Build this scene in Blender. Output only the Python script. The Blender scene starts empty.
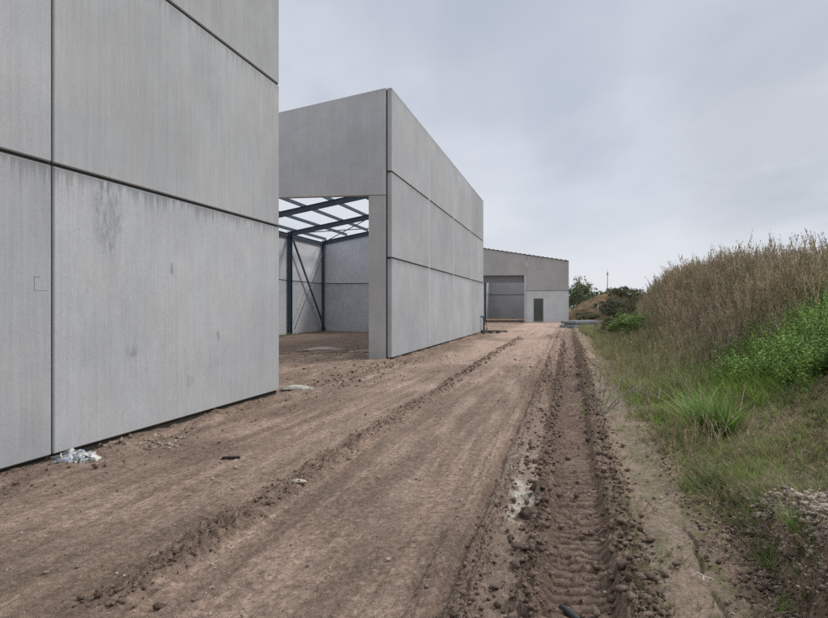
import bpy, bmesh, math
import numpy as np
from mathutils import Vector, Matrix

rng = np.random.default_rng(7)
scn = bpy.context.scene
COL = scn.collection
WALL_X, SLOPE = -5.33, 0.258        # line of the two front buildings: X = WALL_X + SLOPE*Y


def P(w, Y, z=0.0):
    """w = distance (along X) right of the building line, Y = depth, z = height"""
    return Vector((w + WALL_X + SLOPE * Y, Y, z))


# ------------------------------------------------------------------ noise
def _h(ix, iy, s):
    n = (ix.astype(np.int64) * 374761393 + iy.astype(np.int64) * 668265263 + s * 974634541) & 0x7FFFFFFF
    n = ((n ^ (n >> 13)) * 1274126177) & 0x7FFFFFFF
    n = ((n ^ (n >> 15)) * 69069 + 12345) & 0x7FFFFFFF
    return ((n ^ (n >> 11)) & 0xFFFFF) / float(0xFFFFF)


def noise(x, y, s=0):
    x = np.asarray(x, float); y = np.asarray(y, float)
    ix = np.floor(x); iy = np.floor(y)
    fx = x - ix; fy = y - iy
    ux = fx * fx * fx * (fx * (fx * 6 - 15) + 10); uy = fy * fy * fy * (fy * (fy * 6 - 15) + 10)
    r = 0
    for ox in (0, 1):
        for oy in (0, 1):
            a = _h(ix + ox, iy + oy, s) * 2 * math.pi
            g = np.cos(a) * (fx - ox) + np.sin(a) * (fy - oy)
            r = r + g * (ux if ox else 1 - ux) * (uy if oy else 1 - uy)
    return r * 1.4


def fbm(x, y, s=0, o=4, g=0.5):
    r = 0; a = 1.0; t = 0
    for k in range(o):
        r = r + a * noise(x * 2 ** k + 17.3 * k, y * 2 ** k - 9.1 * k, s + k * 31); t += a; a *= g
    return r / t * 1.5


def worley(x, y, s=0):
    ix = np.floor(x); iy = np.floor(y)
    d1 = np.full(np.shape(x), 9.0); cell = np.zeros(np.shape(x))
    for ox in (-1, 0, 1):
        for oy in (-1, 0, 1):
            cx = ix + ox; cy = iy + oy
            px = cx + 0.15 + 0.7 * _h(cx, cy, s); py = cy + 0.15 + 0.7 * _h(cx, cy, s + 5)
            d = np.hypot(px - x, py - y)
            m = d < d1
            cell = np.where(m, _h(cx, cy, s + 9), cell); d1 = np.where(m, d, d1)
    return d1, cell


def ss(a, b, x):
    t = np.clip((np.asarray(x, float) - a) / (b - a), 0, 1)
    return t * t * (3 - 2 * t)


def band(x, c, hw, soft):
    return 1 - ss(hw, hw + soft, np.abs(x - c))


# ------------------------------------------------------------------ mesh helpers
def np_mesh(name, V, Q, mat, col=None, smooth=False, T=None):
    V = np.asarray(V, np.float32).reshape(-1, 3)
    Q = np.asarray(Q, np.int32).reshape(-1, 4) if Q is not None and len(Q) else np.zeros((0, 4), np.int32)
    T = np.asarray(T, np.int32).reshape(-1, 3) if T is not None and len(T) else np.zeros((0, 3), np.int32)
    me = bpy.data.meshes.new(name)
    me.vertices.add(len(V)); me.vertices.foreach_set('co', V.ravel())
    nl = Q.size + T.size
    me.loops.add(nl); me.loops.foreach_set('vertex_index', np.concatenate([Q.ravel(), T.ravel()]).astype(np.int32))
    me.polygons.add(len(Q) + len(T))
    st = np.concatenate([np.arange(len(Q)) * 4, Q.size + np.arange(len(T)) * 3]).astype(np.int32)
    me.polygons.foreach_set('loop_start', st)
    if smooth:
        me.polygons.foreach_set('use_smooth', np.ones(len(Q) + len(T), bool))
    me.update(calc_edges=True); me.validate()
    if col is not None:
        a = me.attributes.new('col', 'FLOAT_COLOR', 'POINT')
        c = np.ones((len(V), 4), np.float32); c[:, :3] = col
        a.data.foreach_set('color', c.ravel())
    o = bpy.data.objects.new(name, me); COL.objects.link(o)
    if mat: me.materials.append(mat)
    return o


def bm_obj(name, bm, mat, parent=None, M=None, smooth=False):
    me = bpy.data.meshes.new(name)
    bmesh.ops.recalc_face_normals(bm, faces=bm.faces)
    bm.to_mesh(me); bm.free()
    if smooth:
        for p in me.polygons: p.use_smooth = True
    me.materials.append(mat)
    o = bpy.data.objects.new(name, me); COL.objects.link(o)
    if M is not None: o.matrix_world = M
    if parent is not None: adopt(o, parent, M)
    return o


def adopt(o, parent, M=None):
    o.parent = parent
    M = M if M is not None else Matrix.Identity(4)
    o.matrix_local = Matrix.Translation(-parent.location) @ M


def tag(o, label=None, cat=None, group=None, kind=None):
    if label: o['label'] = label
    if cat: o['category'] = cat
    if group: o['group'] = group
    if kind: o['kind'] = kind
    return o


def empty(name, loc, label, cat, group=None):
    o = bpy.data.objects.new(name, None); COL.objects.link(o)
    o.location = loc; o.empty_display_size = 0.3
    return tag(o, label, cat, group)


def box_bm(bm, x0, x1, y0, y1, z0, z1, bev=0.0):
    r = bmesh.ops.create_cube(bm, size=1)
    vs = r['verts']
    for v in vs:
        v.co = Vector((x0 + (v.co.x + .5) * (x1 - x0), y0 + (v.co.y + .5) * (y1 - y0), z0 + (v.co.z + .5) * (z1 - z0)))
    if bev:
        es = list({e for v in vs for e in v.link_edges})
        bmesh.ops.bevel(bm, geom=es, offset=bev, segments=1, affect='EDGES')


def prism_bm(bm, pts, T, bev=0.0, holes=None):
    """pts (x,z) outline, extruded along y from 0 to T"""
    vs = [bm.verts.new((x, 0, z)) for x, z in pts]
    f = bm.faces.new(vs)
    r = bmesh.ops.extrude_face_region(bm, geom=[f])
    nv = [g for g in r['geom'] if isinstance(g, bmesh.types.BMVert)]
    for v in nv: v.co.y += T
    if bev:
        bmesh.ops.bevel(bm, geom=list({e for v in vs + nv for e in v.link_edges}), offset=bev, segments=1, affect='EDGES')


def tube(bm, pts, radii, n=6):
    rings = []
    for i, p in enumerate(pts):
        a = pts[max(i - 1, 0)]; b = pts[min(i + 1, len(pts) - 1)]
        d = (Vector(b) - Vector(a)).normalized()
        s = d.cross(Vector((0.13, 0.31, 0.94)))
        if s.length < 1e-3: s = d.cross(Vector((1, 0, 0)))
        s.normalize(); t = d.cross(s)
        r = float(radii[i] if hasattr(radii, '__len__') else radii)
        rings.append([bm.verts.new(Vector(p) + r * (math.cos(2 * math.pi * k / n) * s + math.sin(2 * math.pi * k / n) * t)) for k in range(n)])
    for A, B in zip(rings, rings[1:]):
        for k in range(n):
            bm.faces.new((A[k], A[(k + 1) % n], B[(k + 1) % n], B[k]))
    bm.faces.new(rings[0][::-1]); bm.faces.new(rings[-1])


def beam_bm(bm, p0, p1, h, b, tf=0.014, tw=0.009, up=Vector((0, 0, 1))):
    """an I-section between two points"""
    p0 = Vector(p0); p1 = Vector(p1)
    d = (p1 - p0).normalized(); s = d.cross(up).normalized(); u = s.cross(d).normalized()
    prof = [(-b / 2, -h / 2), (b / 2, -h / 2), (b / 2, -h / 2 + tf), (tw / 2, -h / 2 + tf), (tw / 2, h / 2 - tf), (b / 2, h / 2 - tf),
            (b / 2, h / 2), (-b / 2, h / 2), (-b / 2, h / 2 - tf), (-tw / 2, h / 2 - tf), (-tw / 2, -h / 2 + tf), (-b / 2, -h / 2 + tf)]
    A = [bm.verts.new(p0 + s * x + u * z) for x, z in prof]
    B = [bm.verts.new(p1 + s * x + u * z) for x, z in prof]
    n = len(prof)
    for k in range(n): bm.faces.new((A[k], A[(k + 1) % n], B[(k + 1) % n], B[k]))
    bm.faces.new(A[::-1]); bm.faces.new(B)


def bar_bm(bm, p0, p1, h, b, up=Vector((0, 0, 1))):
    p0 = Vector(p0); p1 = Vector(p1)
    d = (p1 - p0).normalized(); s = d.cross(up).normalized(); u = s.cross(d).normalized()
    A = [bm.verts.new(p0 + s * x + u * z) for x, z in ((-b / 2, -h / 2), (b / 2, -h / 2), (b / 2, h / 2), (-b / 2, h / 2))]
    B = [bm.verts.new(p1 + s * x + u * z) for x, z in ((-b / 2, -h / 2), (b / 2, -h / 2), (b / 2, h / 2), (-b / 2, h / 2))]
    for k in range(4): bm.faces.new((A[k], A[(k + 1) % 4], B[(k + 1) % 4], B[k]))
    bm.faces.new(A[::-1]); bm.faces.new(B)


# ------------------------------------------------------------------ materials
class NT:
    def __init__(self, name):
        self.m = bpy.data.materials.new(name); self.m.use_nodes = True
        self.t = self.m.node_tree; self.n = self.t.nodes; self.l = self.t.links
        self.b = self.n['Principled BSDF']; self.out = self.n['Material Output']

    def node(self, typ, **kw):
        n = self.n.new(typ)
        for k, v in kw.items():
            if k.startswith('i_'):
                n.inputs[int(k[2:])].default_value = v
            else:
                setattr(n, k, v)
        return n

    def link(self, a, b): self.l.new(a, b)

    def val(self, x, sock):
        if hasattr(x, 'is_linked') or hasattr(x, 'links'): self.link(x, sock)
        else: sock.default_value = x

    def math(self, op, a, b=0.0, c=None, clamp=False):
        n = self.n.new('ShaderNodeMath'); n.operation = op; n.use_clamp = clamp
        self.val(a, n.inputs[0]); self.val(b, n.inputs[1])
        if c is not None: self.val(c, n.inputs[2])
        return n.outputs[0]

    def ramp(self, x, a, b, lo=0.0, hi=1.0):
        n = self.n.new('ShaderNodeMapRange'); n.interpolation_type = 'SMOOTHSTEP'
        self.val(x, n.inputs[0]); n.inputs[1].default_value = a; n.inputs[2].default_value = b
        n.inputs[3].default_value = lo; n.inputs[4].default_value = hi
        return n.outputs[0]

    def mix(self, f, a, b, mode='MIX'):
        n = self.n.new('ShaderNodeMix'); n.data_type = 'RGBA'; n.blend_type = mode
        self.val(f, n.inputs[0])
        for x, s in ((a, n.inputs[6]), (b, n.inputs[7])):
            if isinstance(x, tuple): s.default_value = (*x, 1)
            else: self.link(x, s)
        return n.outputs[2]

    def noise(self, vec, scale, detail=4, rough=0.55, out=0):
        n = self.n.new('ShaderNodeTexNoise'); n.inputs['Scale'].default_value = scale
        n.inputs['Detail'].default_value = detail; n.inputs['Roughness'].default_value = rough
        self.link(vec, n.inputs['Vector']); return n.outputs[out]

    def mapv(self, vec, scale=(1, 1, 1), loc=(0, 0, 0)):
        n = self.n.new('ShaderNodeMapping'); n.inputs['Scale'].default_value = scale; n.inputs['Location'].default_value = loc
        self.link(vec, n.inputs['Vector']); return n.outputs[0]

    def bump(self, h, strength, dist):
        n = self.n.new('ShaderNodeBump'); n.inputs['Strength'].default_value = strength; n.inputs['Distance'].default_value = dist
        self.link(h, n.inputs['Height']); self.link(n.outputs[0], self.b.inputs['Normal'])


def concrete(name, base=(.43, .44, .445), streak=1.0, drip=1.0, blotch=None, warm=0.0):
    k = NT(name)
    tc = k.node('ShaderNodeTexCoord'); oi = k.node('ShaderNodeObjectInfo')
    off = k.node('ShaderNodeVectorMath', operation='SCALE'); off.inputs[0].default_value = (91.0, 57.0, 73.0)
    k.link(oi.outputs['Random'], off.inputs['Scale'])
    add = k.node('ShaderNodeVectorMath', operation='ADD')
    k.link(tc.outputs['Object'], add.inputs[0]); k.link(off.outputs[0], add.inputs[1])
    v = add.outputs[0]
    sep = k.node('ShaderNodeSeparateXYZ'); k.link(tc.outputs['Object'], sep.inputs[0])
    cloud = k.noise(v, 0.55, 5, 0.6)
    mott = k.noise(k.mapv(v, (1, 1, .7)), 3.2, 6, 0.65)
    st = k.noise(k.mapv(v, (20, 20, .55)), 1.0, 5, 0.62)
    st2 = k.noise(k.mapv(v, (55, 55, 1.6)), 1.0, 3, 0.6)
    grain = k.noise(v, 170, 2, 0.7)
    grain2 = k.noise(v, 45, 3, 0.7)
    f = k.ramp(cloud, .3, .7, .92, 1.07)
    f = k.math('MULTIPLY', f, k.ramp(mott, .25, .75, .955, 1.045))
    f = k.math('MULTIPLY', f, k.ramp(st, .3, .7, 1 - .045 * streak, 1 + .04 * streak))
    f = k.math('MULTIPLY', f, k.ramp(st2, .3, .7, 1 - .032 * streak, 1 + .032 * streak))
    f = k.math('MULTIPLY', f, k.ramp(grain, .3, .7, .90, 1.09))
    f = k.math('MULTIPLY', f, k.ramp(grain2, .3, .7, .94, 1.05))
    f = k.math('MULTIPLY', f, k.ramp(oi.outputs['Random'], 0, 1, .91, 1.07))
    # run-off stains hanging from the top edge (object z = 0 is the top of the panel)
    dz = k.math('MULTIPLY', sep.outputs[2], -1.0)
    dn = k.noise(k.mapv(v, (16, 16, .25)), 1.0, 4, .7)
    lenn = k.ramp(dn, .35, .75, .03, .42)
    dr = k.math('SUBTRACT', 1.0, k.math('DIVIDE', dz, lenn), clamp=True)
    f = k.math('MULTIPLY', f, k.math('SUBTRACT', 1.0, k.math('MULTIPLY', dr, .30 * drip)))
    # pores
    vo = k.node('ShaderNodeTexVoronoi'); vo.inputs['Scale'].default_value = 9; k.link(v, vo.inputs['Vector'])
    big = k.noise(v, 5.0, 2)
    pore = k.math('MULTIPLY', k.ramp(vo.outputs['Distance'], .03, .075, 1, 0), k.ramp(big, .56, .64))
    f = k.math('MULTIPLY', f, k.math('SUBTRACT', 1.0, k.math('MULTIPLY', pore, .45)))
    # scattered soft scuffs
    sc = k.noise(k.mapv(v, (2.3, 2.3, 1.1)), 1.6, 7, .72)
    f = k.math('MULTIPLY', f, k.ramp(sc, .62, .76, 1, .84))
    if blotch:
        for (bx, bz, rx, rz, amt) in blotch:
            ex = k.math('DIVIDE', k.math('SUBTRACT', sep.outputs[0], bx), rx)
            ez = k.math('DIVIDE', k.math('SUBTRACT', sep.outputs[2], bz), rz)
            r = k.math('ADD', k.math('MULTIPLY', ex, ex), k.math('MULTIPLY', ez, ez))
            bn = k.noise(k.mapv(v, (17, 17, 8)), 1.0, 8, .8)
            mk = k.math('MULTIPLY', k.ramp(r, .1, 1.0, 1, 0), k.ramp(bn, .36, .70))
            f = k.math('MULTIPLY', f, k.math('SUBTRACT', 1.0, k.math('MULTIPLY', mk, amt)))
    tint = k.noise(v, .9, 3)
    c0 = k.mix(k.ramp(tint, .35, .65), tuple(b * t for b, t in zip(base, (1.005 + warm, 1.0, .985 - warm))), tuple(b * t for b, t in zip(base, (.985 + warm, 1.0, 1.012 - warm))))
    comb = k.node('ShaderNodeCombineColor')
    for i in range(3): k.link(f, comb.inputs[i])
    k.link(k.mix(1.0, c0, comb.outputs[0], 'MULTIPLY'), k.b.inputs['Base Color'])
    k.b.inputs['Roughness'].default_value = .82
    k.b.inputs['Specular IOR Level'].default_value = .3
    hh = k.math('ADD', k.math('MULTIPLY', grain, .5), k.math('ADD', k.math('MULTIPLY', st, .6), k.math('MULTIPLY', pore, -1.5)))
    k.bump(hh, .35, .004)
    return k.m


def plain(name, c, rough=.6, metal=0.0, var=.12, scale=8, spec=.4):
    k = NT(name)
    tc = k.node('ShaderNodeTexCoord')
    a = k.noise(tc.outputs['Object'], scale, 6, .65)
    k.link(k.mix(k.ramp(a, .3, .7), tuple(x * (1 - var) for x in c), tuple(min(1, x * (1 + var)) for x in c)), k.b.inputs['Base Color'])
    k.b.inputs['Roughness'].default_value = rough; k.b.inputs['Metallic'].default_value = metal
    k.b.inputs['Specular IOR Level'].default_value = spec
    k.bump(a, .25, .004)
    return k.m


def attr_mat(name, rough=.9, trans=0.0, bumps=(), spec=.2, var=None):
    k = NT(name)
    at = k.node('ShaderNodeAttribute'); at.attribute_name = 'col'
    c = at.outputs['Color']
    tc = k.node('ShaderNodeTexCoord')
    if var:
        f = 1.0
        for sc, am in var:
            f = k.math('MULTIPLY', f, k.ramp(k.noise(tc.outputs['Object'], sc, 4, .7), .3, .7, 1 - am, 1 + am))
        comb = k.node('ShaderNodeCombineColor')
        for i in range(3): k.link(f, comb.inputs[i])
        c = k.mix(1.0, c, comb.outputs[0], 'MULTIPLY')
    k.link(c, k.b.inputs['Base Color'])
    k.b.inputs['Roughness'].default_value = rough; k.b.inputs['Specular IOR Level'].default_value = spec
    if bumps:
        h = 0.0
        for sc, am in bumps:
            h = k.math('ADD', h, k.math('MULTIPLY', k.noise(tc.outputs['Object'], sc, 5, .7), am))
        k.bump(h, 1.0, .02)
    if trans:
        tr = k.node('ShaderNodeBsdfTranslucent'); k.link(c, tr.inputs[0])
        mx = k.node('ShaderNodeMixShader'); mx.inputs[0].default_value = trans
        k.link(k.b.outputs[0], mx.inputs[1]); k.link(tr.outputs[0], mx.inputs[2]); k.link(mx.outputs[0], k.out.inputs[0])
    return k.m


M_CONC_A = concrete('concrete_light', (.455, .465, .475), 1.0, 1.3,)
M_CONC_STAIN = concrete('concrete_stained', (.46, .47, .478), 1.0, 1.5,
                        blotch=[(.75, -.42, .30, .60, .42), (1.9, -.95, .05, .12, .8), (1.15, -2.0, .16, .1, .4), (3.0, -1.9, .08, .1, .5), (2.3, -2.5, .12, .12, .35)])
M_CONC_UP = concrete('concrete_upper', (.43, .437, .437), 1.1, .8)
M_CONC_B = concrete('concrete_side', (.41, .415, .42), .8, .7)
M_CONC_GABLE = concrete('concrete_gable', (.49, .495, .495), .8, .5)
M_CONC_PILLAR = concrete('concrete_pillar', (.44, .438, .425), .6, .4, warm=.005)
M_CONC_C = concrete('concrete_far', (.47, .462, .45), 1.2, .6, warm=.01)
M_CONC_C2 = concrete('concrete_far_lower', (.58, .585, .585), .8, .5)
M_CONC_IN = concrete('concrete_inside', (.62, .63, .65), .9, .8)
M_CONC_IN2 = concrete('concrete_inside_far', (.46, .465, .475), .9, .8)
M_JOINT = plain('joint_sealant', (.035, .032, .027), .8)
M_JOINT_PALE = plain('joint_filler', (.58, .58, .57), .8)
M_STEEL = plain('painted_steel', (.06, .085, .11), .45, 0.0, .2, 5)
M_GALV = plain('galvanised_steel', (.22, .23, .24), .4, .6, .25, 20)
M_ROOF = plain('roof_sheet', (.12, .125, .13), .5, .3)
M_LEAF = attr_mat('foliage', .65, .3, spec=.25)
M_DRY = attr_mat('dry_stalks', .85, .15)
M_BARK = plain('bark', (.10, .08, .06), .9, 0, .3, 20)
M_TWIG = plain('dead_wood', (.27, .24, .20), .85, 0, .3, 30)
M_SOIL = attr_mat('bare_earth', .95, 0, ((14, .8), (55, .7), (170, .5), (420, .25)), .12, ((2.1, .08), (9, .12), (40, .22), (120, .32), (330, .35)))
M_CLOD = attr_mat('clod_earth', .95, 0, ((40, .8), (150, .5)), .12, ((20, .15), (90, .25), (300, .25)))
M_STONE = attr_mat('stones', .85, 0, (), .2, ((40, .15),))

# ------------------------------------------------------------------ terrain
def bank_h(Y):
    return np.interp(Y, [0, 2.0, 3.3, 3.76, 4.5, 5.3, 7, 9], [.42, .42, .40, .32, .16, .08, .03, 0])


def mound(w, Y):
    crest = np.interp(Y, [-30, 10, 18, 30, 36, 42, 50], [1.8, 1.8, 2.0, 2.0, 1.5, .7, .15])
    base = np.interp(Y, [0, 12, 20, 30, 40], [6.75, 6.7, 7.3, 8.3, 8.9])
    prof = ss(0, 1, (w - base) / np.interp(Y, [0, 12, 20, 30], [4.2, 3.8, 2.7, 1.7]))
    return crest * prof


def cleat_fn(w, Y):
    ph = Y / .10 + .30 * noise(w * 2.5, Y * 1.3, 91) + .10 * noise(w * 11, Y * 6, 95)
    cl = np.abs((ph % 1) - .5) * 2
    return ss(.2, .5, cl) * (.55 + .45 * ss(-.5, .1, fbm(w * 7, Y * 5, 92, 3)))


def smooth_terrain(w, Y):
    z = .03 * fbm(w * .45, Y * .28, 3, 3)
    z = z + mound(w, Y)
    bh = bank_h(Y)
    edge = 6.60 + .06 * noise(Y * 2.2, Y * 0 + 4.4, 12) - .02 * (Y - 3.5) + (.035 * noise(Y * 5, w * 3, 13) + .018 * noise(Y * 13, w * 9, 14))
    z = z + bh * ss(edge - .05, edge + .17, w) ** .8 * (1 - .75 * ss(7.1, 8.6, w))
    return z


def terrain(w, Y, full=True):
    w = np.asarray(w, float); Y = np.asarray(Y, float)
    z = smooth_terrain(w, Y)
    near = 1 - ss(30, 60, Y)
    wob = .05 * noise(Y * .35, Y * 0, 21) + .02 * noise(Y * 1.3, Y * 0, 22)
    wv = w + wob
    # soft shallow wheel lines along the whole road
    lines = 0
    for c, a, hw in ((1.35, .010, .10), (1.75, .012, .05), (2.2, .008, .08), (2.55, .010, .05), (3.03, .014, .025), (3.12, .014, .02), (3.22, .02, .03), (3.36, .010, .02), (3.75, .012, .12), (4.05, .008, .06), (4.35, .008, .05), (2.98, .012, .012), (3.07, .012, .012), (3.17, .014, .012), (3.28, .014, .014), (1.05, .01, .03), (1.55, .01, .03), (1.95, .01, .025), (2.38, .01, .02), (3.55, .01, .02), (3.9, .008, .03), (4.2, .008, .03), (4.45, .01, .02)):
        keep = ss(-.25, .3, fbm(Y * .33, Y * 0 + c * 7, 40, 3))
        lines = lines - 1.35 * a * band(wv, c, hw, .022) * keep
    z = z + lines * near
    # crumbled berm
    wx = .45 * noise(w * 20, Y * 17, 301) + .25 * noise(w * 55, Y * 45, 303); wy_ = .45 * noise(w * 20, Y * 17, 305) + .25 * noise(w * 55, Y * 45, 307)
    d1, cell = worley(wv * 17 + wx, Y * 13 + wy_, 3)
    clod = np.clip(.62 - d1, 0, 1) * (.4 + .9 * cell)
    d2, cell2 = worley(wv * 38 + 1.2 * wx, Y * 30 + 1.2 * wy_, 8)
    clod2 = np.clip(.6 - d2, 0, 1) * (.3 + cell2)
    keepb = (.12 + .88 * ss(-.3, .25, fbm(Y * .8, Y * 0 + 3.3, 50, 4))) * (.5 + .5 * ss(3.3, 4.5, Y))
    wv2 = wv + .06 * noise(Y * 2.1, Y * 0, 55) + .03 * noise(Y * 6, Y * 0, 56)
    b = band(wv2, 2.83, .05, .16) * keepb
    z = z + near * b * (.022 + .10 * clod + .06 * clod2)
    # narrow deep rut on the right of the road
    z = z - near * .038 * band(wv, 4.65, .02, .035) * (.6 + .4 * ss(-.2, .2, noise(Y * 1.1, Y * 0, 61)))
    z = z + near * band(wv, 4.54, .02, .07) * (.012 + .03 * clod2) + near * band(wv, 4.78, .03, .1) * (.015 + .05 * clod2 + .03 * clod)
    # rough middle strip
    mid = band(wv, 4.95, .15, .14)
    z = z + near * mid * (.02 * clod + .022 * clod2 + .012 * fbm(w * 9, Y * 6, 70))
    # clod berms on both sides of the crawler track
    for c, hw, a in ((5.13, .035, 1.0), (5.72, .06, 1.15)):
        k = .45 + .55 * ss(-.3, .3, fbm(Y * .9, Y * 0 + c, 80, 3))
        z = z + near * a * k * band(wv, c, hw, .10) * (.03 + .10 * clod + .045 * clod2)
    # the track with its cleat marks
    tr = band(wv + .03 * noise(Y * 3, w, 96), 5.40, .15, .09)
    cleat = cleat_fn(w, Y)
    z = z - near * tr * (.09 - .05 * cleat - .03 * clod2 * ss(-.1, .4, fbm(w * 3, Y * 2, 93)))
    churn = band(wv, 5.1, .6, .25) * ss(8, 12, Y)
    z = z + near * churn * (.07 * clod + .03 * clod2 + .03 * fbm(w * 4, Y * 2, 97))
    # pale trodden strip with a cracked edge, then lumpy ground below the bank
    wc = 6.12 + .05 * noise(Y * 1.6, Y * 0, 101) + .02 * noise(Y * 6, Y * 0, 102)
    fade = ss(2.0, 2.6, Y) * (1 - ss(4.1, 4.6, Y))
    z = z + fade * .03 * band(w, wc - .12, .06, .12) - fade * .04 * band(w, wc + .03, .004, .016) * ss(-.4, .0, noise(Y * 3, Y * 0, 104))
    lump = ss(6.1, 6.3, w) * (1 - ss(6.9, 7.5, w))
    z = z + lump * near * (.03 * clod + .018 * clod2 + .02 * fbm(w * 5, Y * 5, 110))
    ph2 = Y / .16 + .8 * noise(w * 4, Y * 3, 120)
    z = z - .02 * band(w, 6.45, .13, .08) * ss(.5, .9, np.abs((ph2 % 1) - .5) * 2) * (1 - ss(5, 6, Y)) * ss(-.3, .2, noise(w * 3, Y * 2, 123))
    # the broken upper edge of the bank
    top = ss(6.66, 6.78, w) * (1 - ss(7.15, 7.5, w)) * (1 - ss(4.0, 4.5, Y))
    z = z + top * (.045 * clod + .05 * clod2 + .03 * fbm(w * 6, Y * 6, 130))
    face = band(w, 6.67, .07, .06) * (1 - ss(4.4, 5, Y))
    z = z + face * (.07 * fbm(w * 11, Y * 10, 140, 4) + .05 * clod + .03 * clod2)
    # wall foot: loose soil
    foot = (1 - ss(.2, 1.3, w)) * ss(-.6, .0, w)
    z = z + foot * (.075 * fbm(w * 2.2, Y * 1.3, 150, 4) + .02 * clod2 * near + .018 * clod * ss(0, .3, fbm(w, Y, 153)))
    # yard inside and between the buildings: churned
    yard = 1 - ss(-.6, .2, w)
    z = z + yard * near * (.07 * fbm(w * .9, Y * .9, 160, 5) + .03 * clod * ss(-.1, .3, fbm(w * .5, Y * .4, 163)))
    z = z + near * (.006 * fbm(w * 7, Y * 5, 170, 4) + .011 * ss(.0, .7, fbm(w * 22, Y * 15, 175, 4)) * (.5 + ss(-.2, .4, fbm(w * .9, Y * .5, 178, 3))))
    return z


def lerp3(c, t, d):
    t = np.clip(t, 0, 1)[..., None]
    return c * (1 - t) + np.asarray(d) * t


def ground_colour(w, Y, z):
    n1 = fbm(w * .7, Y * .35, 200, 4); n2 = fbm(w * 3.4, Y * .7, 205, 5, .6); n3 = fbm(w * 11, Y * 8, 207, 3)
    c = np.zeros(w.shape + (3,)) + np.array((.272, .203, .158))
    c = lerp3(c, ss(-.1, .35, n1) * .65, (.325, .245, .200))
    c = lerp3(c, ss(.0, .4, -n1) * .7, (.185, .138, .112))
    c = lerp3(c, ss(.0, .4, n2) * .5, (.175, .132, .108))
    # darker streaks drawn out along the driving direction
    sk = fbm(w * 4.5, Y * .35, 211, 4)
    c = lerp3(c, ss(.0, .35, sk) * .5, (.165, .125, .102))
    c = lerp3(c, ss(.10, .40, -sk) * .35, (.37, .295, .245))
    fine = fbm(w * 30, Y * 20, 233, 3); fine2 = fbm(w * 14, Y * 9, 236, 3)
    c = c * (1 + .45 * np.clip(fine, -.7, .7) + .18 * np.clip(fine2, -.7, .7))[..., None]
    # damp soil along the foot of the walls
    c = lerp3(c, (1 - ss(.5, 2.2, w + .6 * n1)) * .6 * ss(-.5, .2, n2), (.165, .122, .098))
    wob = .05 * noise(Y * .35, Y * 0, 21) + .02 * noise(Y * 1.3, Y * 0, 22)
    wv = w + wob
    near = 1 - ss(40, 70, Y)
    for lc_, lw_, la_ in ((1.35, .09, .3), (1.75, .05, .35), (2.45, .12, .35), (3.22, .10, .45), (3.95, .16, .40), (4.42, .04, .3)):
        c = lerp3(c, near * band(wv, lc_, lw_, .07) * la_ * ss(-.3, .25, fbm(w * 1.1, Y * .5, int(lc_ * 100), 3)), (.155, .117, .095))
    dark = (.150, .110, .088)
    c = lerp3(c, near * band(wv, 2.83, .05, .18) * .75 * ss(-.6, .2, n3 + .6 * n2), dark)
    c = lerp3(c, near * band(wv, 3.2, .05, .10) * .35, dark)
    c = lerp3(c, near * band(wv, 4.65, .03, .05) * .6, dark)
    c = lerp3(c, near * band(wv, 4.95, .2, .12) * .55, (.235, .185, .150))
    c = lerp3(c, near * band(wv, 5.15, .06, .1) * .65, (.155, .115, .092))
    c = lerp3(c, near * band(wv, 5.40, .2, .06) * .8, (.165, .121, .097))
    c = lerp3(c, near * band(wv, 5.40, .16, .08) * (1 - cleat_fn(w, Y)) * .6, (.085, .062, .05))  # shade of the tread grooves painted into the soil colour between cleats
    c = lerp3(c, near * band(wv, 5.74, .08, .1) * .65, (.165, .122, .097))
    c = lerp3(c, near * band(wv, 5.1, .6, .25) * ss(7, 12, Y) * (.55 + .3 * n3), (.150, .108, .086))
    # cement wash beside the track
    cem = band(w, 4.95, .07, .07) * band(Y, 4.95, .32, .35) * ss(-.25, .1, n3 + .5 * n2)
    c = lerp3(c, cem * .85, (.50, .47, .42))
    cem2 = band(w, 4.85, .12, .1) * band(Y, 6.0, .25, .5) * ss(-.05, .3, n3)
    c = lerp3(c, cem2 * .5, (.42, .38, .33))
    # trodden strip
    path = band(w, 6.05, .16, .14) * (1 - ss(12, 18, Y))
    c = lerp3(c, path * .75 * ss(-.9, .3, n2 + .5 * n3), (.235, .195, .152))
    moss = ss(6.05, 6.25, w + .1 * n2) * (1 - ss(6.5, 6.7, w)) * ss(-.3, .3, n3 + .8 * n2) * (1 - ss(8, 11, Y))
    c = lerp3(c, moss * .85 * (.45 + .55 * band(Y, 4.6, .7, .8)), (.135, .135, .062))
    moss2 = band(w, 5.98, .2, .3) * ss(-.05, .35, n2 + .4 * n3)
    c = lerp3(c, moss2 * .6, (.150, .142, .078))
    # bank and mound
    bank = ss(6.5, 6.75, w)
    c = lerp3(c, bank * (1 - ss(-.4, .3, n1)) * .5, (.25, .195, .15))
    soil = (.34, .27, .22)
    top = ss(6.62, 6.74, w) * (1 - ss(7.1, 7.45, w)) * (1 - ss(3.8, 4.4, Y))
    c = lerp3(c, top * .8, soil)
    veg = ss(6.35, 6.95, w + .25 * n2 + .12 * ss(4.5, 6, Y)) * (1 - top)
    c = lerp3(c, veg * .75, (.150, .125, .075))
    drypatch = band(w, 7.55, .28, .25) * band(Y, 7.0, .5, .6)
    c = lerp3(c, drypatch * .75, (.29, .235, .165))
    far = ss(5.9, 6.4, w + .3 * n2) * ss(8, 12, Y) * .75
    c = lerp3(c, far, (.150, .130, .075))
    field = ss(42, 62, Y) * ss(4.5, 6.5, w + n1)
    c = lerp3(c, field, (.12, .125, .06))
    c = lerp3(c, ss(90, 130, Y), (.10, .115, .055))
    # yard between the buildings
    yard = 1 - ss(-.8, .1, w)
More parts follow.
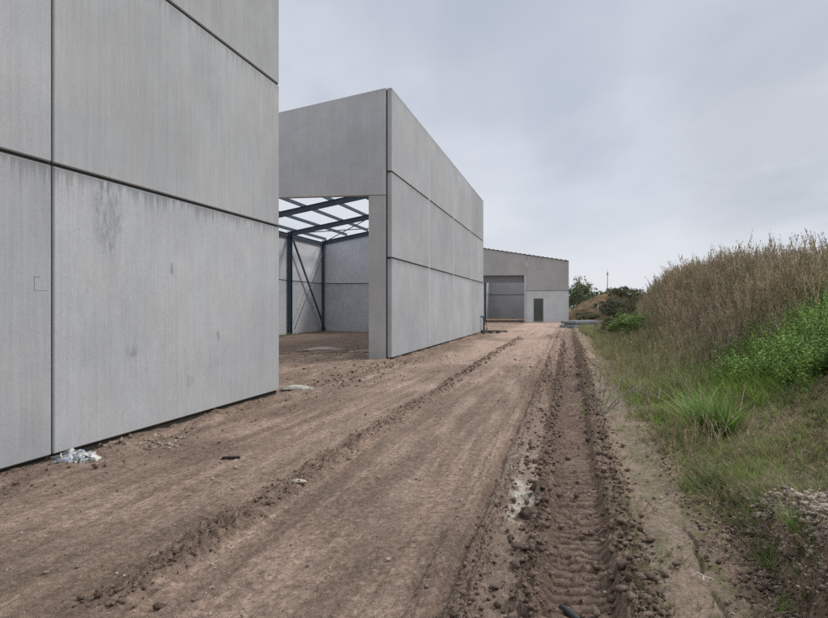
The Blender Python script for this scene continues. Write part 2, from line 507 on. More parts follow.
    c = lerp3(c, yard * .55 * ss(-.3, .3, n2), (.20, .142, .105))
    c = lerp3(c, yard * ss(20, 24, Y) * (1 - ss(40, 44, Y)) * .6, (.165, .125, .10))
    # pink dry crust further up the road
    c = lerp3(c, band(w, 3.2, 1.6, 1.0) * ss(12, 22, Y) * (1 - ss(55, 70, Y)) * .55, (.40, .305, .25))
    damp = ss(.12, .4, fbm(w * .55, Y * .22, 241, 4)) * (w < 5) * near
    c = lerp3(c, damp * .5, (.150, .112, .088))
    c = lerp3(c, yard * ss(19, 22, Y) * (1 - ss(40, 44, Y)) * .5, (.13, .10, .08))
    # small pale flecks
    fl = ss(.42, .6, fbm(w * 23, Y * 17, 230, 2))
    c = lerp3(c, fl * .25 * near, (.40, .34, .28))
    return c


def axis(*segs):
    out = []
    for a, b, d in segs: out.append(np.arange(a, b - 1e-6, d))
    out.append(np.array([segs[-1][1]]))
    return np.concatenate(out)


ws = np.concatenate([-np.geomspace(1500, 20, 18), axis((-18, -6, .5), (-6, -.6, .09), (-.6, 4.4, .015), (4.4, 6.5, .0105), (6.5, 6.85, .0055), (6.85, 7.2, .0105), (7.2, 8.6, .022), (8.6, 13, .1), (13, 30, .8)), np.geomspace(34, 1500, 18)])
ys = [-40.0]
while ys[-1] < -1: ys.append(ys[-1] + 2.0)
ys += [0.0, .5, .9, 1.3]
y = 1.6
while y < 2400:
    ys.append(y)
    y += min(max(.0088, .62 * y * y / 1187), 60) if y > 2.6 else .03
ys = np.array(ys)
W, Yg = np.meshgrid(ws, ys)
Zg = terrain(W, Yg)
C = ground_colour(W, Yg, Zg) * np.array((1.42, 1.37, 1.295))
Xg = W + WALL_X + SLOPE * Yg
nr, nc = W.shape
V = np.stack([Xg, Yg, Zg], -1).reshape(-1, 3)
i = np.arange((nr - 1) * (nc - 1)); r = i // (nc - 1); c_ = i % (nc - 1)
a = r * nc + c_
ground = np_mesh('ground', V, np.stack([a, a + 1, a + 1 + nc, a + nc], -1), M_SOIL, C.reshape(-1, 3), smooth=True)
tag(ground, 'brown rutted dirt track and site ground running to the horizon', 'ground', kind='structure')
GZ = lambda w, Y: float(terrain(np.array([w]), np.array([Y]))[0])


def at(xpx, Y, z=None):
    """world point seen at photo column xpx at depth Y (used only to read positions off the plan)"""
    X = (xpx - 414) / 600 * Y
    w = X - WALL_X - SLOPE * Y
    return Vector((X, Y, GZ(w, Y) if z is None else z))


# ------------------------------------------------------------------ buildings
U = Vector((SLOPE, 1, 0)).normalized()
END = Vector((1, -.15, 0)).normalized()
ROWS = (3.07, 5.67, 8.19)


def frame_matrix(o, d):
    d = Vector(d).normalized()
    y = Vector((-d.y, d.x, 0))
    return Matrix(((d.x, y.x, 0, o.x), (d.y, y.y, 0, o.y), (0, 0, 1, o.z), (0, 0, 0, 1)))


def panel(parent, o, d, pts, T, mat, bev=.012, name='wall_panel', inset=0.0):
    """pts: outline (x along wall, z height); object origin at the top of the panel"""
    zt = max(p[1] for p in pts)
    x0 = min(p[0] for p in pts)
    M = frame_matrix(Vector((o.x, o.y, 0)), d) @ Matrix.Translation((x0, inset, zt))
    bm = bmesh.new()
    prism_bm(bm, [(x - x0, z - zt) for x, z in pts], T, bev)
    return bm_obj(name, bm, mat, parent, M)


def rect(x0, x1, z0, z1): return [(x0, z0), (x1, z0), (x1, z1), (x0, z1)]


G = .011   # half a joint
def side_wall(parent, start, d, lens, rows, T, mats, z0=.05, vgap=.006, hgap=.02):
    x = 0.0
    L = sum(lens)
    for bi, l in enumerate(lens):
        zb = z0
        for ri, zt in enumerate(rows):
            m = mats[ri] if not callable(mats) else mats(bi, ri)
            last = ri == len(rows) - 1
            panel(parent, start, d, rect(x + vgap, x + l - vgap, zb, zt - (0 if last else hgap)), T, m)
            zb = zt + hgap
        x += l
    # joint filling set back from both faces, butted between the panels
    bm = bmesh.new()
    for zt in rows[:-1]:
        box_bm(bm, .01, L - .01, .03, T - .03, zt - hgap - .004, zt + hgap + .004)
    box_bm(bm, .02, L - .02, .05, T - .03, -.25, z0 + .004)
    return bm_obj('joint_strip', bm, M_JOINT, parent, frame_matrix(Vector((start.x, start.y, 0)), d))


def vert_joints(parent, start, d, lens, rows, T, mat, z0=.05, back=.012, hw=.016):
    x = 0
    for l in lens[:-1]:
        x += l
        bm = bmesh.new()
        box_bm(bm, x - hw, x + hw, back, T - .025, z0 + .01, rows[-1] - .02)
        bm_obj('joint_filler', bm, mat, parent, frame_matrix(Vector((start.x, start.y, 0)), d))


T = .14
BAY = 4.85            # depth per bay
LB = BAY * math.sqrt(1 + SLOPE ** 2)

# --- near building
YA1 = 11.05; NA = 5
YA0 = YA1 - NA * BAY
bA = empty('warehouse', P(-5, (YA0 + YA1) / 2, 0), 'nearest concrete panel warehouse, its tall grey side wall closing the left of the view', 'building', 'concrete warehouses along the track')


def matA(bi, ri):
    if ri == 0: return M_CONC_STAIN if bi == NA - 1 else M_CONC_A
    return M_CONC_UP if bi == NA - 1 else M_CONC_A


side_wall(bA, P(0, YA0), U, [LB] * NA, ROWS, T, matA, z0=.07, vgap=.013, hgap=.018)
vert_joints(bA, P(0, YA0), U, [LB] * NA, ROWS, T, M_JOINT, .07, back=.03)
WB = 10.7
bm = bmesh.new()
xa = (5.98 - YA0) * math.sqrt(1 + SLOPE ** 2); xb = (6.13 - YA0) * math.sqrt(1 + SLOPE ** 2)
for (p0, p1, q0, q1) in ((xa, xa + .004, 1.76, 1.90), (xa + .004, xa + .07, 1.896, 1.90), (xa + .004, xb, 1.76, 1.763)):
    box_bm(bm, p0, p1, -.002, .004, q0, q1)
bm_obj('patch_outline', bm, plain('hairline', (.20, .195, .185), .9), bA, frame_matrix(P(0, YA0), U))
# rear gable of the near building and its far side
pr = P(-T - .03, YA1 - .0); back_d = -END
Lg = (WB) / END.x * 1.0
gsl = (8.19 - 6.2) / Lg
for k in range(2):
    x0, x1 = k * Lg / 2 + .006, (k + 1) * Lg / 2 - .006
    panel(bA, pr, back_d, rect(x0, x1, .07, 3.05), T, M_CONC_A)
    panel(bA, pr, back_d, [(x0, 3.09), (x1, 3.09), (x1, 8.19 - gsl * x1), (x0, 8.19 - gsl * x0)], T, M_CONC_A)
side_wall(bA, P(-WB - T, YA1 + .9), -U, [LB] * NA, (3.07, 6.0), T, (M_CONC_A, M_CONC_A))

# --- second building: open, without roof sheets
YB0, YB1 = 18.05, 37.45
bB = empty('warehouse', P(-5, (YB0 + YB1) / 2, 0), 'roofless concrete warehouse with dark steel frame seen through its open front', 'building', 'concrete warehouses along the track')
LBB = (YB1 - YB0) / 4 * math.sqrt(1 + SLOPE ** 2)
side_wall(bB, P(0, YB0), U, [LBB] * 4, ROWS, T, lambda b, r_: M_CONC_B if r_ else M_CONC_A, z0=.06, vgap=.014, hgap=.020)
vert_joints(bB, P(0, YB0), U, [LBB] * 4, ROWS, T, M_JOINT_PALE, .06, back=-.006, hw=.055)
# gable lintel above the opening; origin at the right corner
cr = P(-T - .035, YB0 + .015)
gw = 10.55 / END.x
slope_top = .172
LINT = 4.965
left = cr - END * gw
def top_at(x): return 8.19 - slope_top * (gw - x)
half = gw * .5
panel(bB, left, END, [(.01, LINT), (half - .006, LINT), (half - .006, top_at(half)), (.01, top_at(0))], .2, M_CONC_GABLE, name='gable_panel')
panel(bB, left, END, [(half + .006, LINT), (gw, LINT), (gw, 8.19), (half + .006, top_at(half))], .2, M_CONC_GABLE, name='gable_panel')
panel(bB, left, END, rect(gw - .535, gw, -.2, LINT - .012), .28, M_CONC_PILLAR, name='pillar')
panel(bB, left, END, rect(.0, .5, -.2, LINT - .012), .28, M_CONC_PILLAR, name='pillar')
# sealant in the corner gap
bm = bmesh.new(); box_bm(bm, gw + .002, gw + .033, .05, .12, .0, 8.15)
bm_obj('joint_strip', bm, M_JOINT, bB, frame_matrix(Vector((left.x, left.y, 0)), END))
# far side wall and rear wall, seen from inside
lw = P(-10.7, YB1 + 1.6)
side_wall(bB, lw, -U, [LBB] * 4, (3.07, 5.72), T, (M_CONC_IN, M_CONC_IN), z0=.0)
rw = P(-T - .02, YB1 - T)
LR = 10.4 / END.x
for k in range(2):
    x0, x1 = k * LR / 2 + .006, (k + 1) * LR / 2 - .006
    panel(bB, rw, -END, rect(x0, x1, 0, 3.05), T, M_CONC_IN)
    panel(bB, rw, -END, [(x0, 3.09), (x1, 3.09), (x1, 7.62 - .185 * x1), (x0, 7.62 - .185 * x0)], T, M_CONC_IN)
bm = bmesh.new(); box_bm(bm, .02, LR - .02, .03, T - .03, 3.03, 3.11)
bm_obj('joint_strip', bm, M_JOINT, bB, frame_matrix(Vector((rw.x, rw.y, 0)), -END))


def on(w, Y, z):         # point on a cross line of the second building (Y given at w = 0)
    p = P(w, Y, z); k = -.15 * w / (1 + .15 * SLOPE)
    return P(w, Y + k, z)


def eave(w): return 7.78 + .185 * w
WL, WR = -10.45, -.32
bays = [YB0 + .25 + k * (YB1 - YB0 - .55) / 4 for k in range(5)]
for q, Yb in enumerate(bays):
    for w in (WL, WR):
        bm = bmesh.new(); beam_bm(bm, on(w, Yb, -.2), on(w, Yb, eave(w) - .02), .26, .19, up=U)
        bm_obj('column', bm, M_STEEL, bB)
    bm = bmesh.new(); beam_bm(bm, on(WL, Yb, eave(WL) - .15), on(WR, Yb, eave(WR) - .15), .27, .14)
    bm_obj('rafter', bm, M_STEEL, bB)
for w in np.linspace(WL + .1, WR - .1, 8):
    bm = bmesh.new(); bar_bm(bm, on(w, bays[0] - .1, eave(w) + .08), on(w, bays[-1] + .1, eave(w) + .08), .16, .06)
    bm_obj('purlin', bm, M_STEEL, bB)
for k in range(4):
    bm = bmesh.new(); beam_bm(bm, on(WL, bays[k] + .12, eave(WL) - .22), on(WL, bays[k + 1] - .12, eave(WL) - .22), .18, .09)
    bm_obj('eave_beam', bm, M_STEEL, bB)
bm = bmesh.new(); bar_bm(bm, on(WL + .14, bays[3] + .14, eave(WL) - .5), on(WL + .14, bays[4] - .14, .12), .10, .08)
bm_obj('brace', bm, M_STEEL, bB)
bm = bmesh.new(); tube(bm, [on(WL + .2, bays[3] + .14, .3), on(WL + .2, bays[4] - .14, eave(WL) - .4)], .022)
bm_obj('brace', bm, M_STEEL, bB)
for (wa, wb) in ((WL, WL + 5), (WL + 5, WL), (WL + 5, WR), (WR, WL + 5)):
    bm = bmesh.new(); tube(bm, [on(wa, bays[3], eave(wa) - .12), on(wb, bays[4], eave(wb) - .12)], .028)
    bm_obj('brace', bm, M_STEEL, bB)

# --- third building, facing down the track
YC = 60.5
bC = empty('warehouse', P(0, YC + 9, 0), 'furthest concrete warehouse, with gate opening and small door, at the end of the track', 'building', 'concrete warehouses along the track')
rcorner = P(5.33, YC)
gC = 10.4 / END.x
lcorner = rcorner - END * gC
hR, sC = 6.17, .163
def topC(x): return hR + sC * (gC - x)
xj = gC - 4.2            # vertical joint
panel(bC, lcorner, END, [(.0, 4.78), (xj - .01, 4.78), (xj - .01, topC(xj)), (0, topC(0))], .16, M_CONC_C, name='gable_panel')
panel(bC, lcorner, END, [(xj + .01, 3.22), (gC, 3.22), (gC, hR), (xj + .01, topC(xj))], .16, M_CONC_C, name='gable_panel')
panel(bC, lcorner, END, rect(xj - .22, xj - .012, 0, 4.76), .2, M_CONC_C2, name='pillar')
panel(bC, lcorner, END, rect(0, 1.4, 0, 4.76), .2, M_CONC_C, name='pillar')
dx0, dx1, dzt = gC - 3.5, gC - 2.5, 2.42
bm = bmesh.new()
prism_bm(bm, [(xj + .01, 0), (dx0, 0), (dx0, dzt), (dx1, dzt), (dx1, 0), (gC, 0), (gC, 3.18), (xj + .01, 3.18)], .16)
bm.transform(Matrix.Translation((0, 0, -3.18)))
bm_obj('wall_panel', bm, M_CONC_C2, bC, frame_matrix(lcorner, END) @ Matrix.Translation((0, 0, 3.18)))
bm = bmesh.new(); box_bm(bm, xj, gC - .02, .03, .13, 3.17, 3.23)
bm_obj('joint_strip', bm, M_JOINT, bC, frame_matrix(lcorner, END))
bm = bmesh.new(); box_bm(bm, .02, gC - .02, .03, .11, 3.12, 3.22)
bm_obj('joint_strip', bm, M_JOINT, bC, frame_matrix(Vector((P(5.2, YC + 19.2).x, YC + 19.2, 0)), -END))
k = NT('dark_glass'); k.b.inputs['Base Color'].default_value = (.085, .10, .088, 1); k.b.inputs['Roughness'].default_value = .12
M_GLASS = k.m
bm = bmesh.new()
for (a0, a1, b0, b1) in ((dx0 + .003, dx0 + .06, .02, dzt - .003), (dx1 - .06, dx1 - .003, .02, dzt - .003), (dx0 + .06, dx1 - .06, dzt - .063, dzt - .003), (dx0 + .06, dx1 - .06, .02, .12)):
    box_bm(bm, a0, a1, .07, .13, b0, b1)
door = bm_obj('door', bm, plain('door_frame', (.30, .31, .31), .5), bC, frame_matrix(lcorner, END))
bm = bmesh.new(); box_bm(bm, dx0 + .06, dx1 - .06, .09, .11, .12, dzt - .063)
pane = bm_obj('pane', bm, M_GLASS)
pane.parent = door
# side walls, rear wall
side_wall(bC, rcorner + U * .17, U, [5.0] * 4, (3.2, hR - .1), .14, (M_CONC_C2, M_CONC_C), z0=.02)
lw2 = lcorner + U * 20.2 + END * .0
side_wall(bC, lw2, -U, [5.0] * 4, (3.2, 7.6), .14, (M_CONC_IN2, M_CONC_IN2), z0=.02)
rb = P(5.2, YC + 19.2)
for kx in range(2):
    x0, x1 = kx * gC / 2 + .01, (kx + 1) * gC / 2 - .01
    panel(bC, rb, -END, rect(x0, x1, 0, 3.14), .14, M_CONC_IN2)
    panel(bC, rb, -END, [(x0, 3.2), (x1, 3.2), (x1, hR - .1 + sC * x1), (x0, hR - .1 + sC * x0)], .14, M_CONC_IN2)
# corrugated roof over the front bays
bm = bmesh.new()
n = 140
A = []; B_ = []; A2 = []; B2 = []
for q in range(n + 1):
    x = gC * q / n
    wv = .02 * (1 if (q // 3) % 2 else -1)
    p = lcorner + END * x; z = topC(x) + .06 + wv
    f = p - U * .12; b = p + U * 11.0
    A.append(bm.verts.new((f.x, f.y, z))); B_.append(bm.verts.new((b.x, b.y, z)))
    A2.append(bm.verts.new((f.x, f.y, z - .02))); B2.append(bm.verts.new((b.x, b.y, z - .02)))
for q in range(n):
    bm.faces.new((A[q], A[q + 1], B_[q + 1], B_[q])); bm.faces.new((A2[q + 1], A2[q], B2[q], B2[q + 1]))
    bm.faces.new((A2[q], A2[q + 1], A[q + 1], A[q])); bm.faces.new((B_[q], B_[q + 1], B2[q + 1], B2[q]))
bm_obj('roof', bm, M_ROOF, bC)
for x, dd in ((2.05, .6),):
    p = lcorner + END * x + U * dd
    bm = bmesh.new(); beam_bm(bm, (p.x, p.y, -.1), (p.x, p.y, topC(x) - .3), .26, .2, up=U); bm_obj('column', bm, M_STEEL, bC)
# ------------------------------------------------------------------ scattering
def ribbon(pts, w0, w1, side):
    """quad strip along pts"""
    pts = np.asarray(pts, float); n = len(pts); ws_ = np.linspace(w0, w1, n)[:, None]
    side = np.asarray(side, float)
    L = pts - side * ws_ / 2; R = pts + side * ws_ / 2
    V = np.empty((2 * n, 3)); V[0::2] = L; V[1::2] = R
    i = np.arange(n - 1) * 2
    return V, np.stack([i, i + 1, i + 3, i + 2], -1)


class Acc:
    def __init__(s): s.V = []; s.Q = []; s.C = []; s.n = 0

    def add(s, V, Q, c):
        s.V.append(V); s.Q.append(np.asarray(Q) + s.n); s.n += len(V)
        c = np.asarray(c, float); s.C.append(np.broadcast_to(c, (len(V), 3)) if c.ndim == 1 else c)

    def get(s): return np.concatenate(s.V), np.concatenate(s.Q), np.concatenate(s.C)


def leafquad(p, d, nrm, l, w):
    d = d / np.linalg.norm(d); s = np.cross(d, nrm); s /= (np.linalg.norm(s) + 1e-9)
    return np.array([p, p + d * l * .45 + s * w / 2, p + d * l, p + d * l * .45 - s * w / 2]), np.array([[0, 1, 2, 3]])


def rv(g, n=3): return g.normal(size=n)


def scatter(protos, pos, scale, rot=None, tilt=.12, cols=None, g=rng):
    """merge many copies into one mesh; cols multiplies the prototype's colour"""
    N = len(pos); pid = g.integers(0, len(protos), N)
    rot = g.uniform(0, 2 * math.pi, N) if rot is None else rot
    Vs, Qs, Cs = [], [], []; off = 0
    for k, (V, Q, c) in enumerate(protos):
        m = np.where(pid == k)[0]
        if not len(m): continue
        a = rot[m]; ca, sa = np.cos(a), np.sin(a)
        tx = g.normal(0, tilt, len(m)); ty = g.normal(0, tilt, len(m))
        s = np.broadcast_to(scale, (N,))[m]
        x = V[None, :, 0] * ca[:, None] - V[None, :, 1] * sa[:, None]
        yv = V[None, :, 0] * sa[:, None] + V[None, :, 1] * ca[:, None]
        z = np.broadcast_to(V[None, :, 2], x.shape)
        x = (x + z * tx[:, None]) * s[:, None] + pos[m, 0][:, None]
        yv = (yv + z * ty[:, None]) * s[:, None] + pos[m, 1][:, None]
        z = z * s[:, None] + pos[m, 2][:, None]
        Vs.append(np.stack([x, yv, z], -1).reshape(-1, 3))
        Qs.append((Q[None] + (np.arange(len(m)) * len(V))[:, None, None]).reshape(-1, 4) + off)
        cc = c[None] * (cols[m][:, None, :] if cols is not None else 1.0)
        Cs.append(np.broadcast_to(cc, (len(m), len(V), 3)).reshape(-1, 3))
        off += len(m) * len(V)
    return np.concatenate(Vs), np.concatenate(Qs), np.clip(np.concatenate(Cs), 0, 1)


def stalk_proto(seed):
    """a few upright dead stalks with narrow hanging leaves and thin seed heads"""
    g = np.random.default_rng(seed); A = Acc()
    tones = [np.array((.33, .268, .185)), np.array((.48, .41, .295)), np.array((.17, .135, .095)), np.array((.19, .20, .09))]
    for sidx in range(3):
        o = np.array([g.normal(0, .09), g.normal(0, .09), 0]) * (sidx > 0); H = g.uniform(.6, 1.0) if sidx else 1.0
        lean = g.normal(0, .10, 2)
        f = lambda t: o + np.array([lean[0] * t * t, lean[1] * t * t, t * H])
        th = g.uniform(0, 3.14); side = np.array((math.cos(th), math.sin(th), 0)); s2 = np.array((-side[1], side[0], 0))
        stem = tones[g.choice([0, 1], p=[.5, .5])] * g.uniform(.7, 1.25)
        pts = [f(t) for t in np.linspace(0, 1, 4)]
        A.add(*ribbon(pts, .013, .006, side), stem); A.add(*ribbon(pts, .013, .006, s2), stem)
        for b in range(g.integers(3, 6)):
            t = g.uniform(.45, .95); p = f(t); a = g.uniform(0, 6.28); l = g.uniform(.10, .26)
            e = p + np.array([math.cos(a) * l * .28, math.sin(a) * l * .28, l * .95])
            A.add(*ribbon([p, e], .007, .004, (-math.sin(a), math.cos(a), 0)), stem)
            for q in range(g.integers(3, 6)):
                pp = p + (e - p) * g.uniform(.35, 1.0) + rv(g) * .006
                A.add(*leafquad(pp, rv(g) * .35 + np.array([0, 0, 1.]), rv(g), g.uniform(.025, .06), g.uniform(.009, .018)), tones[g.choice(3, p=[.5, .25, .25])] * g.uniform(.7, 1.3))
        for q in range(g.integers(6, 11)):
            t = g.uniform(.08, .85); p = f(t); a = g.uniform(0, 6.28)
            A.add(*leafquad(p, np.array([math.cos(a) * .5, math.sin(a) * .5, g.choice([-1., .9])]), rv(g), g.uniform(.07, .17), g.uniform(.010, .024)), tones[g.choice(4, p=[.38, .27, .15, .20])] * g.uniform(.65, 1.3))
        for q in range(g.integers(6, 11)):
            p = f(g.uniform(.82, 1.0)) + rv(g) * np.array((.009, .009, .01))
            A.add(*leafquad(p, rv(g) * .4 + np.array([0, 0, 1.]), rv(g), g.uniform(.025, .055), g.uniform(.009, .017)), tones[g.choice(3, p=[.4, .2, .4])] * g.uniform(.7, 1.3))
    return A.get()


def grass_proto(seed, nb=9, spread=.05, bend=.35, width=.006):
    g = np.random.default_rng(seed); A = Acc()
    for b in range(nb):
        a = g.uniform(0, 6.28); h = g.uniform(.55, 1.0); l = g.uniform(.2, 1.3) * bend
        o = np.array([g.normal(0, spread), g.normal(0, spread), 0])
        pts = [o + np.array([math.cos(a) * l * t ** 1.8, math.sin(a) * l * t ** 1.8, h * (t - .35 * l * t * t)]) for t in (0, .4, .75, 1)]
        A.add(*ribbon(pts, width * g.uniform(.8, 1.5), width * .15, (-math.sin(a), math.cos(a), 0)), np.array((1., 1., 1.)) * g.uniform(.6, 1.4))
    return A.get()


def nettle_proto(seed):
    g = np.random.default_rng(seed); A = Acc()
    for s_ in range(g.integers(2, 4)):
        lean = g.normal(0, .18, 2); o = np.array([*g.normal(0, .07, 2), 0]); H = g.uniform(.65, 1)
        f = lambda t: o + np.array([lean[0] * t * t, lean[1] * t * t, t * H])
        A.add(*ribbon([f(t) for t in np.linspace(0, 1, 4)], .008, .004, (1, 0, 0)), (.10, .13, .05))
        a = g.uniform(0, 3)
        for t in np.arange(.12, 1.0, .085):
            a += 1.57
            for da in (0, math.pi):
                d = np.array([math.cos(a + da), math.sin(a + da), g.uniform(-.45, .35)])
                l = .17 * (1.15 - .75 * t) * g.uniform(.8, 1.25)
                cc = np.array((.085, .150, .038)) * g.uniform(.6, 1.5) * (1 + .25 * t) * np.array(((1, 1, 1), (1.35, 1.05, .8))[int(g.random() < .3)])
                p0 = f(t)
                s = np.array([-d[1], d[0], 0.]); s /= np.linalg.norm(s)
                m = p0 + d * l * .5 + np.array([0, 0, .012]); e = p0 + d * l - np.array([0, 0, .03])
                wv = l * .24
                V = np.array([p0, m + s * wv - np.array([0, 0, .008]), m, m - s * wv - np.array([0, 0, .008]), e])
                A.add(V, np.array([[0, 1, 4, 2], [0, 2, 4, 3]]), cc)
    return A.get()


def place(wY):
    w, Y = wY[:, 0], wY[:, 1]
    return np.stack([w + WALL_X + SLOPE * Y, Y, terrain(w, Y)], -1)


def sample(n, w0, w1, y0, y1, dens, g=rng, power=1.0):
    """rejection sampling on the plan; dens(w,Y) in 0..1"""
    w = g.uniform(w0, w1, n); Y = y0 + (y1 - y0) * g.uniform(0, 1, n) ** power
    k = g.uniform(0, 1, n) < dens(w, Y)
    return np.stack([w[k], Y[k]], -1)


def inview(w, Y, m=.06):
    X = w + WALL_X + SLOPE * Y
    return (X < (.69 + m) * Y + .5)


# tall dry weeds on the mound
def d_weed(w, Y):
    e = 9.6 + .9 * fbm(w * .7, Y * .4, 300, 3) + .22 * np.clip(w - 8, 0, 3)
    lo = np.interp(Y, [9, 12, 15, 20, 26, 30, 40], [6.65, 6.7, 6.95, 7.4, 8.05, 8.3, 9.0])
    return ss(e - .5, e + .7, Y) * ss(lo - .6, lo + 1.2, w + .4 * fbm(w, Y * .7, 310, 2)) * (1 - ss(35, 41, Y)) * inview(w, Y, .12) * (1 - .8 * ss(11.5, 12.5, w) * (Y < 18))
wy = sample(12500, 6.4, 14.5, 8.5, 41, d_weed, power=1.25)
pos = place(wy)
lo_ = np.interp(wy[:, 1], [9, 12, 15, 20, 26, 30, 40], [6.65, 6.7, 6.95, 7.4, 8.05, 8.3, 9.0])
hgt = np.clip(rng.normal(1.0, .24, len(wy)), .4, 1.7) * (1 + .35 * fbm(wy[:, 0] * 1.1, wy[:, 1] * .9, 325, 2)) * (.30 + .70 * ss(-.4, 2.6, wy[:, 0] - lo_)) * np.interp(wy[:, 1], [9, 14, 19, 25], [.74, .78, .90, 1.06]) * (1 + .18 * fbm(wy[:, 0] * .6, wy[:, 1] * .5, 320, 2))
tn = fbm(wy[:, 0] * .8, wy[:, 1] * .5, 330, 3)
ol = ss(.05, .5, fbm(wy[:, 0] * .9, wy[:, 1] * .7, 335, 3)) * .55
cols = np.stack([1.16 + .4 * tn - .36 * ol, 1.13 + .36 * tn - .06 * ol, 1.12 + .3 * tn - .42 * ol], -1) * rng.uniform(.75, 1.25, (len(wy), 1))
low = (1 - ss(0, 1.3, wy[:, 0] - lo_))[:, None]
cols = cols * (1 - low * .25 * np.array((1.0, .3, .9)))
def d_edge(w, Y):
    n = fbm(w * .8, Y * .4, 337, 3)
    l2 = np.interp(Y, [9, 12, 15, 20, 26, 30, 40], [6.65, 6.7, 6.95, 7.4, 8.05, 8.3, 9.0])
    return ss(-1.5, -.2, w - l2 + .5 * n) * (1 - ss(.3, 1.0, w - l2)) * ss(10.5, 12.5, Y) * ss(-.5, .2, n + .1)
we = sample(4200, 5.9, 11, 10, 44, d_edge)
wy = np.concatenate([wy, we]); pos = place(wy)
l2 = np.interp(we[:, 1], [9, 12, 15, 20, 26, 30, 40], [6.65, 6.7, 6.95, 7.4, 8.05, 8.3, 9.0])
hgt = np.concatenate([hgt, rng.uniform(.2, .55, len(we)) * (.6 + .7 * ss(-1.3, .3, we[:, 0] - l2))])
lowc = 1 + .35 * (1 - ss(0, 2.0, wy[: len(cols), 0] - lo_))[:, None]
cols = np.concatenate([cols * lowc, 1.35 * np.array((.92, 1.0, .8)) * rng.uniform(.7, 1.2, (len(we), 1))])
V, Q, Cc = scatter([stalk_proto(1000 + q) for q in range(14)], pos, hgt, cols=cols, tilt=.17)
o = np_mesh('dry_weeds', V, Q, M_DRY, Cc)
tag(o, 'dense tall brown dead weed stalks covering the long mound on the right', 'weeds', kind='stuff')

# nettles
def d_net(w, Y):
    n = fbm(w * .9, Y * .6, 340, 3)
    return ss(7.75, 8.5, w + .35 * n) * ss(6.4, 7.2, Y + .5 * n) * (1 - ss(10.3, 11.8, Y + .8 * n - .25 * np.clip(w - 8.5, 0, 3))) * inview(w, Y)
wy = sample(4200, 7.2, 11.5, 6, 13.5, d_net)
pos = place(wy)
tn = fbm(wy[:, 0] * 1.2, wy[:, 1], 345, 2)[:, None]
V, Q, Cc = scatter([nettle_proto(2000 + q) for q in range(10)], pos, rng.uniform(.25, .58, len(wy)), cols=1.75 * (1 + .4 * tn) * rng.uniform(.75, 1.25, (len(wy), 1)) * np.array((1, 1, 1)))
o = np_mesh('nettles', V, Q, M_LEAF, Cc)
tag(o, 'deep green leafy nettles massed on the slope at the right edge', 'nettles', kind='stuff')

# grasses
gp_fine = [grass_proto(3000 + q, 11, .04, .6, .030) for q in range(8)]
gp_long = [grass_proto(3100 + q, 11, .06, .6, .018) for q in range(8)]
GREEN = np.array((.19, .255, .075)); OLIVE = np.array((.255, .245, .12)); STRAW = np.array((.42, .35, .22))


def pick_cols(wy, wts, seed, g=rng):
    n = fbm(wy[:, 0] * 1.5, wy[:, 1] * 1.2, seed, 3)
    base = np.stack([GREEN, OLIVE, STRAW])
    r_ = g.uniform(0, 1, len(wy)) + .35 * n
    i = np.where(r_ < wts[0], 0, np.where(r_ < wts[0] + wts[1], 1, 2))
    return base[i] * g.uniform(.55, 1.4, (len(wy), 1))


parts = []; clumps = []
def d_short(w, Y):
    n = fbm(w * 1.6, Y * 1.3, 350, 3)
    dry = band(w, 7.55, .22, .25) * band(Y, 7.0, .45, .5)
    top = ss(6.5, 6.62, w) * (1 - ss(7.1, 7.3, w)) * (1 - ss(4.1, 4.5, Y))
    return ss(6.35, 6.85, w + .28 * n + .12 * ss(4.5, 6, Y)) * (1 - .8 * dry) * (1 - .97 * top) * inview(w, Y, .05) * ss(-.75, .1, n + .2)
wy = sample(52000, 6.3, 10.5, 3.1, 12.5, d_short, power=1.3)
V, Q, Cc = scatter(gp_fine, place(wy), rng.uniform(.04, .12, len(wy)) * (1 + .7 * fbm(wy[:, 0] * 1.8, wy[:, 1] * 1.4, 352, 3)), cols=1.15 * pick_cols(wy, (.26, .46), 355), tilt=.5)
parts.append((V, Q, Cc))
# long grass further along, under the weeds and beside the track
def d_long(w, Y):
    n = fbm(w * .9, Y * .5, 360, 3)
    return ss(6.35, 6.9, w + .45 * n + .012 * (Y - 12)) * inview(w, Y, .05) * ss(-.6, .1, n + .15)
wy = sample(16000, 5.9, 11, 9.5, 46, d_long, power=1.2)
V, Q, Cc = scatter(gp_long, place(wy), rng.uniform(.18, .48, len(wy)), cols=pick_cols(wy, (.30, .42), 365), tilt=.25)
parts.append((V, Q, Cc))
# verge beyond the mound, round the slabs and the heap
def d_verge(w, Y):
    n = fbm(w * .5, Y * .3, 370, 3)
    return ss(6.0, 7.2, w + .5 * n) * ss(-.5, .3, n + .2)
wy = sample(9000, 5.4, 22, 36, 75, d_verge)
V, Q, Cc = scatter(gp_long, place(wy), rng.uniform(.25, .6, len(wy)), cols=pick_cols(wy, (.30, .45), 375), tilt=.2)
parts.append((V, Q, Cc))
